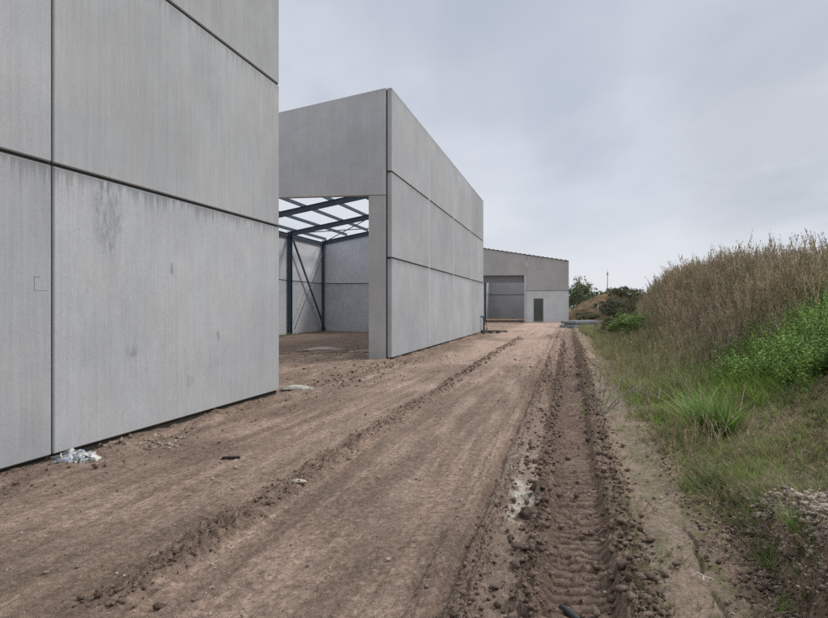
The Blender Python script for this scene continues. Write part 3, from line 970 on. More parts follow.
# bright green patches
for (wc, Yc, rw_, ry, n, h0, h1) in ((7.5, 11.0, .45, .6, 420, .22, .42), (7.9, 9.0, .55, .5, 480, .2, .4), (6.95, 10.6, .18, .25, 120, .2, .4), (7.1, 8.3, .3, .3, 150, .12, .25), (6.9, 5.2, .15, .2, 60, .10, .2), (8.5, 9.4, .6, .8, 600, .25, .5), (8.3, 8.3, .5, .5, 420, .15, .32), (7.5, 9.9, .6, .5, 380, .15, .32), (9.2, 8.6, .6, .8, 420, .2, .4), (7.25, 6.2, .3, .5, 140, .08, .18), (6.75, 8.6, .2, .9, 160, .10, .22), (6.6, 6.0, .12, .5, 90, .06, .14)):
    wy = np.stack([rng.normal(wc, rw_, n), rng.normal(Yc, ry, n)], -1)
    cc = np.array((.29, .41, .09)) * rng.uniform(.5, 1.3, (n, 1)) * np.array((1, 1, 1))
    parts.append(scatter(gp_long, place(wy), rng.uniform(h0, h1, n), cols=cc, tilt=.3))
# blades hanging on the cut face
wy = np.stack([rng.normal(6.66, .07, 240), rng.uniform(3.1, 5.6, 240)], -1)
parts.append(scatter(gp_fine, place(wy), rng.uniform(.05, .14, 240), cols=pick_cols(wy, (.4, .4), 384), tilt=.5))
# sparse blades on the trodden strip and under the left wall inside the open building
def d_sp(w, Y): return ss(.0, .45, fbm(w * 2.5, Y * 2, 380, 3)) * .7
wy = sample(6500, 5.85, 6.6, 3.0, 14, d_sp, power=1.2)
parts.append(scatter(gp_fine, place(wy), rng.uniform(.02, .06, len(wy)), cols=pick_cols(wy, (.35, .45), 385), tilt=.5))
wy = np.stack([rng.normal(-10.1, .22, 260), rng.uniform(28, 39, 260)], -1)
parts.append(scatter(gp_long, place(wy), rng.uniform(.1, .25, 260), cols=pick_cols(wy, (.6, .3), 386), tilt=.3))
off = 0; VV, QQ, CCs = [], [], []
for V, Q, Cc in parts:
    VV.append(V); QQ.append(Q + off); CCs.append(Cc); off += len(V)
o = np_mesh('grass', np.concatenate(VV), np.concatenate(QQ), M_LEAF, np.concatenate(CCs))
tag(o, 'mixed green and straw coloured grass along the foot of the mound', 'grass', kind='stuff')

# dead leaves and bits of stalk lying in the grass
A = Acc()
for q in range(6):
    pass
lit = []
for q in range(6):
    B = Acc()
    for t in range(7):
        d = rv(rng) * np.array((1, 1, .35)); B.add(*leafquad(rng.normal(0, 1, 3) * np.array((2.2, 2.2, .4)) + np.array((0, 0, .6)), d, np.array((0, 0, 1.)) + .5 * rv(rng), rng.uniform(.8, 2.6), rng.uniform(.25, .6)), np.ones(3) * rng.uniform(.6, 1.3))
    lit.append(B.get())
def d_lit(w, Y):
    return ss(6.2, 6.6, w + .15 * noise(w * 3, Y * 3, 390)) * inview(w, Y, .05)
wy = sample(24000, 6.1, 10.5, 2.9, 14, d_lit, power=1.4)
tones = np.array([(.34, .28, .19), (.24, .18, .12), (.12, .09, .065), (.44, .38, .28)])
lv_, lq_, lc_ = scatter(lit, place(wy), rng.uniform(.008, .022, len(wy)), cols=tones[rng.integers(0, 4, len(wy))] * rng.uniform(.7, 1.3, (len(wy), 1)), tilt=.2)
o = np_mesh('dead_leaf_litter', lv_, lq_, M_DRY, lc_)
tag(o, 'brown and straw coloured dead leaves littering the grassy slope', 'leaf litter', kind='stuff')

# rough clumps along the foot of the bank
for q in range(46):
    wc, Yc = rng.uniform(6.45, 7.6), 4.6 + 9 * rng.uniform() ** 1.3
    if abs(wc - 6.9) < .45 and abs(Yc - 6.7) < .9 or Yc < 5.0 and wc > 6.5: continue
    n = int(rng.integers(5, 16)); wyq = np.stack([rng.normal(wc, .06, n), rng.normal(Yc, .09, n)], -1)
    base_ = (np.array((.20, .29, .07)), np.array((.27, .27, .11)), np.array((.40, .34, .20)))[rng.choice(3, p=[.5, .25, .25])]
    Vq, Qq, Cq = scatter(gp_long, place(wyq), rng.uniform(.12, .32, n), cols=base_ * rng.uniform(.6, 1.3, (n, 1)), tilt=.35)
    clumps.append((Vq, Qq, Cq))
off = 0; VV, QQ, CCs = [], [], []
for V, Q, Cc in clumps:
    VV.append(V); QQ.append(Q + off); CCs.append(Cc); off += len(V)
o = np_mesh('rough_grass', np.concatenate(VV), np.concatenate(QQ), M_LEAF, np.concatenate(CCs))
tag(o, 'rough clumps of taller green and yellow grass at the foot of the bank', 'grass', kind='stuff')
wy = sample(520, 6.2, 7.5, 5.0, 13, lambda w, Y: ss(-.2, .3, fbm(w * 1.5, Y, 392, 3)) * ss(6.2, 6.5, w))
V, Q, Cc = scatter([stalk_proto(1000 + q) for q in range(14)], place(wy), rng.uniform(.15, .42, len(wy)), cols=np.array((1.15, 1.12, 1.05)) * rng.uniform(.7, 1.3, (len(wy), 1)), tilt=.35)
o = np_mesh('dry_stems', V, Q, M_DRY, Cc)
tag(o, 'short broken dry stems standing in the verge beside the track', 'stems', kind='stuff')

# lone plants that stand out
def lone_tussock(w, Y, n, h, spread, bend, colr, label, seed):
    g = np.random.default_rng(seed)
    protos = [grass_proto(seed * 10 + q, 10, .02, bend, .022) for q in range(4)]
    ang = g.uniform(0, 6.28, n); rad = spread * np.sqrt(g.uniform(0, 1, n))
    pos = np.stack([np.cos(ang) * rad, np.sin(ang) * rad, np.zeros(n)], -1)
    pos[: n // 3, :2] += np.array((spread * .9, -spread * .5)) * g.uniform(.6, 1.4)
    yel = (g.uniform(0, 1, (n, 1)) < .22)
    cc = np.where(yel, np.array((.34, .33, .14)), np.array(colr)) * g.uniform(.5, 1.45, (n, 1))
    V, Q, Cc = scatter(protos, pos, np.clip(g.lognormal(-.35, .38, n), .25, 1.2) * h, cols=cc, tilt=.34, g=g)
    o = np_mesh('grass_tussock', V, Q, M_LEAF, Cc); p = P(w, Y); o.location = (p.x, p.y, GZ(w, Y) - .01)
    return tag(o, label, 'grass tussock')
lone_tussock(7.0, 7.0, 120, .64, .16, .50, (.25, .40, .11), 'big bright green grass tussock standing alone beside the bare dry patch', 11)
lone_tussock(6.62, 3.72, 30, .20, .08, 1.0, (.13, .20, .045), 'small green grass clump sprouting from the cut face of the near earth bank', 12)
lone_tussock(6.66, 3.42, 22, .20, .09, .9, (.13, .20, .045), 'small green clump low on the near earth bank', 13)


# trees and shrubs
def shrub(name, w_or_p, H, R, nleaf, leaf, cols, label, cat, trunk_h=.2, seed=1, nb=7, group=None, squash=1.0, mat=None):
    g = np.random.default_rng(seed)
    p = w_or_p
    root = empty(name, p, label, cat, group)
    bm = bmesh.new()
    tips = []
    top = Vector((g.normal(0, .05) * H, g.normal(0, .05) * H, H * .75))
    tube(bm, [Vector((0, 0, -.15)), top * .4, top], [H * .022, H * .016, H * .005])
    for b in range(nb):
        t = g.uniform(trunk_h, .85); s = top * t; a = g.uniform(0, 6.28)
        l = R * g.uniform(.55, 1.0) * (1.1 - .5 * t)
        e = s + Vector((math.cos(a) * l, math.sin(a) * l, H * g.uniform(.08, .35)))
        mdl = (s + e) / 2 + Vector((0, 0, H * .03))
        tube(bm, [s, mdl, e], [H * .010, H * .006, H * .002], 5); tips += [np.array(e), np.array(mdl), np.array(s + (e - s) * .75)]
    tips += [np.array(top), np.array(top) * .85]
    bm_obj('trunk', bm, M_BARK, root, Matrix.Translation(root.location))
    A = Acc(); cl = []
    for tpt in tips:
        for q in range(3):
            cl.append((tpt + g.normal(0, 1, 3) * np.array((R * .24, R * .24, H * .09)), g.uniform(.5, 1.0), g.uniform(.6, 1.35)))
    per = max(4, nleaf // len(cl))
    for (cp, cs, cb) in cl:
        for q in range(int(per * cs)):
            d = g.normal(0, 1, 3); d /= np.linalg.norm(d)
            pp = cp + d * g.uniform(.2, 1.0) * np.array((R * .24, R * .24, H * .10)) * cs
            if pp[2] < .02: pp[2] = abs(pp[2]) + .02
            A.add(*leafquad(pp, rv(g), rv(g), leaf * g.uniform(.6, 1.3), leaf * g.uniform(.3, .7)), np.array(cols[g.integers(len(cols))]) * cb * g.uniform(.8, 1.2))
    V, Q, Cc = A.get()
    c = np_mesh('crown', V, Q, mat or M_LEAF, Cc); adopt(c, root, Matrix.Translation(root.location))
    return root


DG = [(.13, .165, .09), (.15, .185, .10), (.115, .14, .085)]
MG = [(.17, .20, .11), (.15, .18, .10), (.18, .205, .11)]
shrub('bush', at(631, 26), 1.5, 1.0, 4200, .11, [(.25, .36, .12), (.20, .30, .10), (.29, .38, .13)], 'rounded bright green bush below the brown weeds at the far end of the mound', 'bush', .1, 31, 12)
shrub('bush', at(617, 31), 1.3, .9, 2400, .10, [(.17, .18, .10), (.20, .18, .11)], 'dull olive bush growing just behind the bright green bush', 'bush', .1, 32, 10)
shrub('tree', at(581, 92, 0), 6.0, 2.6, 2600, .34, DG + MG, 'young leafy tree beside the right corner of the furthest warehouse', 'tree', .2, 41, 12, 'trees beyond the furthest warehouse')
shrub('tree', at(573, 88, 0), 5.0, 1.6, 1500, .32, DG, 'narrow dark tree half hidden by the wall edge of the furthest warehouse', 'tree', .2, 42, 10, 'trees beyond the furthest warehouse')
shrub('tree', at(586, 108, 0), 3.6, 2.2, 1500, .34, MG, 'low spreading tree in the gap between the young tree and the soil heap', 'tree', .15, 43, 11, 'trees beyond the furthest warehouse')

# soil heap
def heap(pt, RX, RY, H, seed):
    n = 90
    u = np.linspace(-1.25, 1.25, n); A, B = np.meshgrid(u, u)
    rr = np.hypot(A, B) * (1 + .18 * fbm(A * 1.3, B * 1.3, seed, 3))
    z = H * np.clip(1 - ss(0, 1.12, rr), 0, 1) ** .8 * (1 + .12 * fbm(A * 3, B * 3, seed + 3, 4)) + .30 * fbm(A * 7, B * 7, seed + 4, 4) * (rr < 1.1) - .12
    V = np.stack([A * RX, B * RY, z], -1).reshape(-1, 3)
    i = np.arange((n - 1) ** 2); r = i // (n - 1); c = i % (n - 1); a = r * n + c
    t = fbm(A * 2, B * 2, seed + 7, 4)
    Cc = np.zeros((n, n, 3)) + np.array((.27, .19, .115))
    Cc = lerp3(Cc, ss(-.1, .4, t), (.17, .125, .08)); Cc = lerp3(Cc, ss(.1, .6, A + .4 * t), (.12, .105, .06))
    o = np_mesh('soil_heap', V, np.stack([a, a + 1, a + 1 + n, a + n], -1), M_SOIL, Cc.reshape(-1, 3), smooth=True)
    o.location = pt; return o
hp = at(612, 64, 0)
tag(heap(hp, 6.2, 4.0, 3.0, 500), 'heap of orange brown excavated soil beyond the concrete slabs', 'soil heap')
for (xp, Yh, zz, H, R, sd, cs, lab) in ((620, 63, 1.6, 2.0, 2.6, 51, [(.10, .085, .05), (.085, .095, .045)], 'brownish scrub bush crowning the soil heap'),
                                       (614, 60.5, .4, 2.0, 2.0, 52, [(.06, .075, .045), (.075, .085, .055)], 'dark grey-green scrub bush low on the front of the soil heap'),
                                       (634, 57, 0, 3.2, 2.8, 53, [(.115, .10, .062), (.09, .09, .05)], 'wide brown scrub bush between the soil heap and the mound'),
                                       (586, 59.5, 0, 1.0, 1.5, 55, [(.11, .115, .06), (.13, .115, .07)], 'low olive scrub bush at the left foot of the soil heap'),
                                       (648, 66, 0, 3.4, 2.4, 54, [(.08, .09, .05), (.11, .10, .06)], 'taller olive scrub bush rising behind the end of the mound')):
    shrub('scrub_bush', at(xp, Yh, zz), H, R, 4200, .22, [tuple(1.5 * q for q in c_) for c_ in cs], lab, 'bush', .05, sd, 12, 'scrub bushes round the soil heap')
# marker stake on the heap
bm = bmesh.new(); box_bm(bm, -.06, .06, -.015, .015, .45, .8, .004); box_bm(bm, -.03, .03, -.03, .0, -.4, .46, .004)
M_WHITE = plain('white_paint', (.75, .74, .70), .6)
o = bm_obj('marker_stake', bm, M_WHITE); pz = at(598, 61.0); o.location = (pz.x, pz.y, 1.15)
tag(o, 'short white marker stake stuck in the orange side of the soil heap', 'stake')

# distant woodland and mast
g = np.random.default_rng(77); A = Acc()
N = 9000
xw = g.uniform(-300, 900, N); yw = g.uniform(520, 640, N)
hh = 13 + 3.5 * fbm(xw * .02, yw * .01, 600, 4) + 2.5 * fbm(xw * .09, yw * .02, 610, 2)
zz = hh * g.uniform(.05, 1, N) ** .7
pos = np.stack([xw, yw, zz], -1)
lp = []
for q in range(6):
    B = Acc()
    for t in range(5): B.add(*leafquad(rv(g) * .5, rv(g), rv(g), g.uniform(.8, 1.6), g.uniform(.6, 1.2)), (1, 1, 1))
    lp.append(B.get())
V, Q, Cc = scatter(lp, pos, g.uniform(1.2, 2.6, N), cols=np.array((.055, .085, .045)) * g.uniform(.6, 1.4, (N, 1)), tilt=.5, g=g)
o = np_mesh('woodland', V, Q, M_LEAF, Cc); tag(o, 'far off belt of dark trees along the horizon', 'woodland', kind='stuff')

mast = empty('mast', at(607.5, 480, 0), 'thin tall lattice mast far off above the soil heap', 'mast')
bm = bmesh.new()
Hm = 29.5; lv = 14
legs = []
for kx in range(3):
    a = 2.09 * kx + .4
    p0 = Vector((math.cos(a) * .55, math.sin(a) * .55, -1)); p1 = Vector((math.cos(a) * .25, math.sin(a) * .25, Hm))
    legs.append((p0, p1)); tube(bm, [p0, p1], [.10, .07], 5)
for L in range(lv):
    for kx in range(3):
        a0, a1 = legs[kx]; b0, b1 = legs[(kx + 1) % 3]
        tube(bm, [a0.lerp(a1, L / lv), b0.lerp(b1, (L + 1) / lv)], .05, 4)
bm_obj('lattice', bm, M_GALV, mast, Matrix.Translation(mast.location))
bm = bmesh.new(); tube(bm, [Vector((0, 0, Hm - .2)), Vector((0, 0, Hm + 2.2))], .06, 5)
for zq, aq in ((Hm - 2, 0), (Hm - 2, 2.1), (Hm - 2, 4.2)):
    box_bm(bm, math.cos(aq) * .6 - .12, math.cos(aq) * .6 + .12, math.sin(aq) * .6 - .12, math.sin(aq) * .6 + .12, zq - .9, zq + .9)
bm_obj('antenna', bm, M_GALV, mast, Matrix.Translation(mast.location))

# ------------------------------------------------------------------ loose things
# concrete planks
M_HEAD = plain('header_sheet', (.20, .205, .21), .7)
bm = bmesh.new(); box_bm(bm, 1.42, xj - .24, .35, .43, 4.05, 5.2)
bm_obj('gate_header', bm, M_HEAD, bC, frame_matrix(lcorner, END))
M_SLAB = concrete('concrete_plank', (.24, .25, .26), .5, 0)
def slab(p, d, L, Wd, H, z, label):
    bm = bmesh.new(); box_bm(bm, 0, L, 0, Wd, 0, H, .012)
    for q in range(3):
        pass
    o = bm_obj('concrete_plank', bm, M_SLAB); o.matrix_world = frame_matrix(Vector((p.x, p.y, z)), d)
    return tag(o, label, 'concrete plank', 'concrete planks beside the furthest warehouse')
b0 = at(574.5, 44.5, 0)
slab(b0, Vector((.62, .78, 0)), 5.4, 1.2, .20, .03, 'long grey concrete plank on the ground, lowest of the stack by the furthest warehouse')
slab(b0 + Vector((.15, .25, 0)), Vector((.64, .77, 0)), 5.0, 1.2, .20, .30, 'long grey concrete plank lying on top of the stack by the furthest warehouse')
for q, t in enumerate((.8, 4.4)):
    bm = bmesh.new(); box_bm(bm, -.05, .05, -.1, 1.2, 0, .068, .004)
    o = bm_obj('timber_bearer', bm, plain('old_timber', (.16, .12, .08), .85)) if q == 0 else bpy.data.objects.new('timber_bearer', o.data)
    if q: COL.objects.link(o)
    pp = b0 + Vector((.62, .78, 0)).normalized() * t + Vector((.05, .08, 0)); o.matrix_world = frame_matrix(Vector((pp.x, pp.y, .231)), Vector((.62, .78, 0)))
    tag(o, ('timber bearer under the near end of the upper concrete plank', 'timber bearer under the far end of the upper concrete plank')[q], 'timber', 'bearers between the concrete planks')

# standpipe and timber by the corner of the open building
sp = P(.18, 36.4); z0 = GZ(.18, 36.4)
st = empty('standpipe', (sp.x, sp.y, z0), 'dark standpipe with a bent top at the far corner of the open warehouse', 'standpipe')
bm = bmesh.new(); tube(bm, [Vector((0, 0, -.1)), Vector((0, 0, .85)), Vector((-.05, -.02, 1.02)), Vector((-.16, -.06, 1.05)), Vector((-.24, -.09, .96))], .055, 8)
bm_obj('pipe', bm, M_STEEL, st, Matrix.Translation(st.location))
bm = bmesh.new(); tube(bm, [Vector((0.02, -.02, .62)), Vector((.14, -.1, .55)), Vector((.17, -.16, .3)), Vector((.05, -.22, .1)), Vector((-.2, -.25, .03))], .03, 6)
bm_obj('hose', bm, M_JOINT, st, Matrix.Translation(st.location))
M_TIMB = plain('grey_timber', (.17, .14, .115), .85)
pc = P(.62, 36.2); zc = GZ(.62, 36.2)
pal = empty('pallet', (pc.x, pc.y, zc), 'weathered timber pallet leaning askew beside the standpipe', 'pallet')
for q in range(5):
    bm = bmesh.new(); box_bm(bm, -.5, .5, -.55 + q * .25, -.43 + q * .25, .12, .142); bm_obj('board', bm, M_TIMB, pal, Matrix.Translation(pal.location))
for q in range(3):
    bm = bmesh.new(); box_bm(bm, -.5 + q * .45, -.4 + q * .45, -.55, .57, .0, .118); bm_obj('bearer', bm, M_TIMB, pal, Matrix.Translation(pal.location))
pc2 = P(.75, 37.6); zc2 = GZ(.75, 37.6)
bm = bmesh.new()
for q in range(3): box_bm(bm, -.7, .7, -.3 + q * .22, -.14 + q * .22, .005 + .0 * q, .09, .004)
bm2 = bm
o = bm_obj('timber_baulk', bm2, M_TIMB); o.location = (pc2.x, pc2.y, zc2); tag(o, 'bundle of squared timber baulks on the ground behind the pallet', 'timber')

# litter heap at the foot of the near wall
def crumple(name, p, n, R, H, cols, label, cat, seed, size=(.03, .09)):
    g = np.random.default_rng(seed); A = Acc()
    for q in range(n):
        a = g.uniform(0, 6.28); r = R * math.sqrt(g.uniform(0, 1)); pp = np.array([math.cos(a) * r * 1.4, math.sin(a) * r, max(.006, H * (1 - r / R) * g.uniform(.2, 1))])
        d1 = rv(g) * np.array((1, 1, .45)); d1 /= np.linalg.norm(d1); d2 = np.cross(d1, rv(g)); d2 /= np.linalg.norm(d2)
        s = g.uniform(*size); t = s * g.uniform(.25, .8)
        k3 = np.cross(d1, d2) * s * g.uniform(-.3, .3)
        V = np.array([pp - d1 * s - d2 * t, pp - d2 * t + k3, pp + d2 * t + k3, pp - d1 * s + d2 * t, pp + d1 * s - d2 * t, pp + d1 * s + d2 * t])
        A.add(V, np.array([[0, 1, 2, 3], [1, 4, 5, 2]]), np.array(cols[g.integers(len(cols))]) * g.uniform(.7, 1.2))
    V, Q, Cc = A.get(); o = np_mesh(name, V, Q, M_STONE, np.clip(Cc, 0, .85)); o.location = p
    sol = o.modifiers.new('thickness', 'SOLIDIFY'); sol.thickness = .004
    return tag(o, label, cat)
pw = P(.30, 6.12); crumple('litter_heap', (pw.x, pw.y, GZ(.30, 6.12)), 130, .13, .09, [(.60, .61, .64), (.55, .57, .62), (.28, .29, .33), (.6, .58, .52)], 'crumpled heap of white and grey plastic litter at the foot of the nearest wall', 'litter', 61)
pw = P(.42, 7.0); crumple('mortar_spill', (pw.x, pw.y, GZ(.42, 7.0)), 110, .40, .006, [(.46, .40, .33), (.38, .32, .26)], 'thin pale spread of broken mortar crumbs by the nearest wall', 'mortar', 62, (.008, .035))['kind'] = 'stuff'


def rock_proto(seed, sub=1, jag=.25):
    """an angular chunk: the hull of a few random points"""
    g = np.random.default_rng(seed); bm = bmesh.new(); st_ = g.uniform(.55, 1.25, 3)
    for q in range(15):
        d = g.normal(0, 1, 3); d /= np.linalg.norm(d); d = d * g.uniform(.7, 1.05) * st_
        bm.verts.new((d[0], d[1], d[2] * .8))
    r = bmesh.ops.convex_hull(bm, input=bm.verts)
    bmesh.ops.delete(bm, geom=[v for v in bm.verts if not v.link_faces], context='VERTS')
    bmesh.ops.triangulate(bm, faces=bm.faces)
    bm.verts.index_update()
    V = np.array([v.co[:] for v in bm.verts]); Tt = np.array([[v.index for v in f.verts] for f in bm.faces]); bm.free()
    return V, Tt


def rocks(name, wy, size, mat, cols, seed, sub=1, lift=.25, jag=.25):
    g = np.random.default_rng(seed); protos = [rock_proto(seed * 20 + q, sub, jag) for q in range(10)]
    pos = place(wy); N = len(pos); pid = g.integers(0, 10, N); Vs, Ts, Cs = [], [], []; off = 0
    for k_, (V, Tt) in enumerate(protos):
        m = np.where(pid == k_)[0]
        a = g.uniform(0, 6.28, len(m)); ca, sa = np.cos(a)[:, None], np.sin(a)[:, None]; s = size[m][:, None]
        x = (V[None, :, 0] * ca - V[None, :, 1] * sa) * s + pos[m, 0][:, None]
        yv = (V[None, :, 0] * sa + V[None, :, 1] * ca) * s + pos[m, 1][:, None]
        z = V[None, :, 2] * s + pos[m, 2][:, None] + (lift + .45 * (s > .0125)) * s
        Vs.append(np.stack([x, yv, z], -1).reshape(-1, 3)); Ts.append((Tt[None] + (np.arange(len(m)) * len(V))[:, None, None]).reshape(-1, 3) + off)
        Cs.append(np.repeat(cols[m], len(V), 0)); off += len(m) * len(V)
    return np_mesh(name, np.concatenate(Vs), None, mat, np.concatenate(Cs), T=np.concatenate(Ts))


# mud clods
gs = np.random.default_rng(91)
cw = []
for (c, sd, n, y0, y1, pw_) in ((5.13, .05, 2400, 2.6, 26, 1.9), (5.73, .075, 3600, 2.6, 26, 1.9), (4.79, .06, 900, 2.6, 18, 1.9), (2.84, .085, 2800, 3.2, 30, 1.5), (4.95, .13, 700, 2.6, 14, 1.9), (5.4, .14, 500, 2.6, 20, 1.6), (6.45, .14, 1500, 2.6, 8, 1.7), (6.84, .10, 6500, 2.9, 4.4, 1.1), (6.62, .09, 1500, 2.9, 4.6, 1.1), (.5, .35, 900, 5, 18, 1.3), (.12, .09, 700, 5, 37, 1.4), (-1.5, 1.6, 900, 11.5, 24, 1.2), (5.2, .8, 900, 14, 40, 1.3)):
    cw.append(np.stack([gs.normal(c, sd, n), y0 + (y1 - y0) * gs.uniform(0, 1, n) ** pw_], -1))
wy = np.concatenate(cw)
size = np.clip(gs.lognormal(-4.75, .5, len(wy)), .004, .034); bk = (wy[:, 0] > 6.68) & (wy[:, 1] < 4.3); size[bk] = np.clip(gs.lognormal(-4.55, .6, bk.sum()), .004, .034)
big = wy[:, 1] > 12; size[big] *= 1.6
bg_ = (np.abs(wy[:, 0] - 5.43) < .55) & (gs.uniform(0, 1, len(wy)) < .10); size[bg_] = gs.uniform(.018, .045, bg_.sum())
cc = np.array((.235, .172, .130)) * gs.uniform(.65, 1.3, (len(wy), 1)); pale = (wy[:, 0] > 6.6); cc[pale] = np.array((.56, .47, .385)) * gs.uniform(.6, 1.25, (pale.sum(), 1))
tag(rocks('mud_clods', wy, size, M_CLOD, cc, 5, 1, .1, .55), 'crumbled brown mud clods thrown up along the crawler track', 'mud clods', kind='stuff')
# pebbles and chips
wy = sample(5200, -1.5, 7.2, 2.6, 22, lambda w, Y: .35 + .65 * ss(-.1, .3, fbm(w * .8, Y * .6, 700, 3)), power=1.7)
size = np.clip(gs.lognormal(-5.1, .45, len(wy)), .003, .02) * (1 + .05 * wy[:, 1])
cc = np.array((.38, .32, .27)) * gs.uniform(.45, 1.5, (len(wy), 1))
tag(rocks('gravel', wy, size, M_STONE, np.clip(cc, 0, .7), 6, 1, .3), 'small pale stones and chips scattered over the dirt track', 'gravel', kind='stuff')


def lump(name, w, Y, s, colr, label, cat, seed, sq=(1, 1, 1), mat=None, sub=3, rot=0.0):
    bm = bmesh.new(); bmesh.ops.create_icosphere(bm, subdivisions=sub, radius=1)
    co = np.array([v.co[:] for v in bm.verts])
    f = 1 + .55 * fbm(co[:, 0] * 1.8 + seed, co[:, 1] * 1.8 + co[:, 2] * 1.6, seed, 5, .65) + .22 * noise(co[:, 0] * 6 + seed, co[:, 1] * 6 + co[:, 2] * 5, seed + 3)
    co = co * f[:, None] * np.array(sq) * s
    Tt = [[v.index for v in fa.verts] for fa in bm.faces]; bm.free()
    o = np_mesh(name, co, None, mat or M_CLOD, np.zeros((len(co), 3)) + np.array(colr), T=Tt)
    p = P(w, Y); o.location = (p.x, p.y, GZ(w, Y) + s * sq[2] * .25); o.rotation_euler = (0, 0, rot)
    return tag(o, label, cat)
lump('mud_lump', 5.09, 5.02, .065, (.16, .118, .092), 'dark wet mud lump beside the cement wash, further of the two', 'mud lump', 3, (1.2, 1, .7))
lump('mud_lump', 5.04, 4.50, .072, (.165, .122, .095), 'dark wet mud lump beside the cement wash, nearer of the two', 'mud lump', 8, (1.1, 1.2, .7))
lump('rubble', .12, 11.5, .2, (.50, .46, .38), 'flat pale lump of broken mortar on the soil past the nearest wall corner', 'rubble', 14, (1.6, .8, .3), M_STONE)
lump('rubble', -3.2, 20.9, .35, (.42, .36, .30), 'long pale ridge of rubble on the floor just inside the open warehouse', 'rubble', 15, (2.6, .6, .35), M_STONE)
lump('rubble', -1.55, 20.6, .25, (.40, .34, .28), 'short pale ridge of rubble next to the pillar of the open warehouse', 'rubble', 16, (2.6, .6, .3), M_STONE)
lump('plastic_scrap', 6.93, 3.42, .05, (.78, .76, .70), 'flat white scrap on the crumbled top of the near earth bank', 'scrap', 17, (1.3, .6, .25), M_STONE)
lump('stone_chip', 2.92, 5.35, .05, (.50, .44, .36), 'pale flat stone chip lying on the crumbled ridge left of the road', 'stone', 18, (1.5, .7, .4), M_STONE)

# dark offcut, pipe, twig
bm = bmesh.new(); tube(bm, [Vector((0, 0, 0)), Vector((.1, .004, .002)), Vector((.20, 0, .0))], [.018, .02, .016], 8)
o = bm_obj('pipe_offcut', bm, plain('dark_plastic', (.045, .052, .048), .5), smooth=True)
p = at(569, 3.24); o.location = (p.x - .03, p.y + .06, p.z + .045); o.rotation_euler = (0, .12, -1.05)
tag(o, 'short dark pipe offcut half sunk in the crawler track', 'pipe')
bm = bmesh.new(); bar_bm(bm, Vector((-.09, 0, .012)), Vector((.09, .01, .016)), .03, .05)
o = bm_obj('timber_offcut', bm, plain('dark_timber', (.035, .025, .02), .8)); p = at(231, 6.25); o.location = (p.x, p.y, p.z); tag(o, 'small dark timber offcut lying on the bare road in front of the nearest wall', 'timber')
bm = bmesh.new()
tube(bm, [Vector((0, 0, .01)), Vector((.03, .0, .03)), Vector((.055, -.03, .02)), Vector((.10, -.05, .012))], [.007, .006, .005, .003], 6)
tube(bm, [Vector((.05, -.025, .02)), Vector((.03, -.06, .015))], [.005, .003], 6)
o = bm_obj('twig', bm, plain('pale_wood', (.55, .49, .40), .8)); p = at(693, 3.5); o.location = (p.x, p.y, p.z); tag(o, 'pale broken twig on the trodden strip', 'twig')
# dead branches at the verge
g = np.random.default_rng(5); bm = bmesh.new()
def arch(p0, p1, sag, r0, n=7, jit=.02):
    pts = []
    for t in np.linspace(0, 1, n):
        q = Vector(p0).lerp(Vector(p1), t); q.z += sag * 4 * t * (1 - t); pts.append(q + Vector(g.normal(0, jit, 3)) * (0 < t < 1))
    tube(bm, pts, list(np.linspace(r0, r0 * .3, n)), 5); return pts
mains = [arch((0, 0, 0), (.62, .5, .55), .10, .014), arch((.02, .05, 0), (.75, .35, .35), .10, .012), arch((-.02, 0, 0), (-.12, .25, .70), .05, .010), arch((0, .02, 0), (.25, .2, .75), .08, .010),
         arch((0, 0, 0), (-.42, .1, .38), .16, .010), arch((.05, 0, .02), (.5, -.05, .10), .14, .010), arch((0, 0, 0), (.1, .5, .6), .1, .009), arch((.1, .1, 0), (.9, .2, .2), .2, .010)]
for pts in mains:
    for q in range(7):
        s = pts[g.integers(2, 7)]; e = s + Vector((g.normal(0, .18), g.normal(0, .18), g.uniform(-.05, .22))); arch(s, e, .02, .005, 4, .012)
o = bm_obj('dead_branch', bm, M_TWIG); p = P(5.78, 8.5); o.location = (p.x, p.y, GZ(5.78, 8.5)); tag(o, 'bare grey dead branches lying tangled at the edge of the crawler track', 'branch')

# ------------------------------------------------------------------ light
world = bpy.data.worlds.new('World'); scn.world = world; world.use_nodes = True
nt = world.node_tree; N_ = nt.nodes; L_ = nt.links
for n in list(N_): N_.remove(n)
SUN_EL, SUN_AZ = math.radians(44), math.radians(70)      # azimuth clockwise from +Y
class WT(NT):
    def __init__(s): s.t = nt; s.n = N_; s.l = L_
k = WT()
out = k.node('ShaderNodeOutputWorld'); bg = k.node('ShaderNodeBackground'); bg2 = k.node('ShaderNodeBackground')
sky = k.node('ShaderNodeTexSky'); sky.sky_type = 'NISHITA'; sky.sun_disc = False; sky.sun_elevation = SUN_EL; sky.sun_rotation = SUN_AZ
sky.air_density = 1.0; sky.dust_density = 2.0
k.link(sky.outputs[0], bg.inputs[0]); bg.inputs[1].default_value = .08
tc = k.node('ShaderNodeTexCoord'); sep = k.node('ShaderNodeSeparateXYZ'); k.link(tc.outputs['Generated'], sep.inputs[0])
zc = k.math('MAXIMUM', sep.outputs[2], 0.0)
den = k.math('ADD', zc, .16)
cx = k.math('DIVIDE', sep.outputs[0], den); cy = k.math('DIVIDE', sep.outputs[1], den)
cb = k.node('ShaderNodeCombineXYZ'); k.link(cx, cb.inputs[0]); k.link(cy, cb.inputs[1])
v = cb.outputs[0]
n1 = k.noise(k.mapv(v, (1, .55, 1), (5.3, 2.9, 0)), .7, 5, .48)
n2 = k.noise(k.mapv(v, (1, .6, 1), (7.7, 4.4, 0)), 1.7, 5, .5)
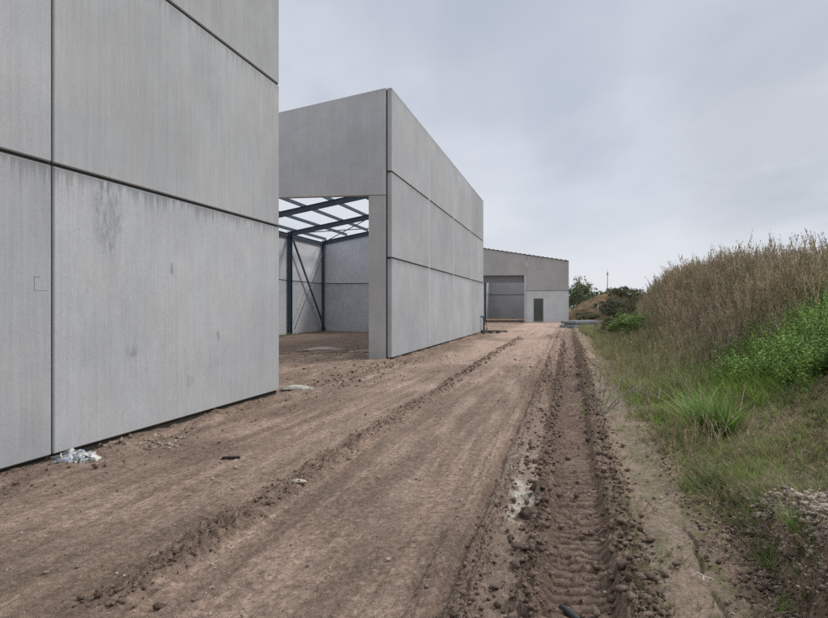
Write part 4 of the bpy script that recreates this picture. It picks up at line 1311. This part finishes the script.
n3 = k.noise(k.mapv(v, (1, .5, 1), (1.7, 9.4, 0)), 4.2, 4, .5)
cl = k.math('ADD', k.math('MULTIPLY', n1, .62), k.math('ADD', k.math('MULTIPLY', n2, .26), k.math('MULTIPLY', n3, .12)))
clf = k.ramp(cl, .36, .62)
hz = k.ramp(zc, .0, .22, 1, 0)
c = k.mix(clf, (.43, .47, .55), (.61, .635, .69))
c = k.mix(hz, c, (.655, .68, .725))
for (px, py, r0, r1, dark) in ((790, 125, .975, .999, .78), (520, 45, .985, .9995, .90), (600, 190, .99, .9995, .95)):
    dvec = Vector((px - 414, 600, 306.5 - py)).normalized()
    dt = k.node('ShaderNodeVectorMath', operation='DOT_PRODUCT'); k.link(tc.outputs['Generated'], dt.inputs[0]); dt.inputs[1].default_value = dvec
    msk = k.math('MULTIPLY', k.ramp(dt.outputs['Value'], r0, r1), k.ramp(n2, .34, .60))
    c = k.mix(msk, c, k.mix(1.0, c, (dark, dark * 1.01, dark * 1.02), 'MULTIPLY'))
k.link(c, bg2.inputs[0])
bg2.inputs[1].default_value = 1.0
k.link(k.ramp(zc, .5, 1.0, 1.0, 1.7), bg2.inputs[1])
mx = k.node('ShaderNodeMixShader'); mx.inputs[0].default_value = .92
k.link(bg.outputs[0], mx.inputs[1]); k.link(bg2.outputs[0], mx.inputs[2]); k.link(mx.outputs[0], out.inputs[0])

sl = bpy.data.lights.new('sun', 'SUN'); sl.energy = 1.5; sl.angle = math.radians(11); sl.color = (1, .975, .94)
so = bpy.data.objects.new('sun', sl); COL.objects.link(so)
dv = Vector((math.sin(SUN_AZ) * math.cos(SUN_EL), math.cos(SUN_AZ) * math.cos(SUN_EL), math.sin(SUN_EL)))
so.rotation_euler = dv.to_track_quat('Z', 'Y').to_euler()

# ------------------------------------------------------------------ camera
cam = bpy.data.cameras.new('camera'); co = bpy.data.objects.new('camera', cam); COL.objects.link(co)
co.location = (0, 0, 1.6); co.rotation_euler = (math.radians(90), 0, 0)
cam.sensor_width = 36; cam.lens = 36 * 600 / 828; cam.shift_y = -2.5 / 828
cam.clip_start = .05; cam.clip_end = 5000
scn.camera = co
scn.render.resolution_x, scn.render.resolution_y = 1024, 764
scn.view_settings.view_transform = 'Standard'; scn.view_settings.look = 'None'
scn.view_settings.exposure = .29; scn.view_settings.gamma = 1; scn.view_settings.use_curve_mapping = False
scn.cycles.use_denoising = False
scn.cycles.max_bounces = 6; scn.cycles.transparent_max_bounces = 4
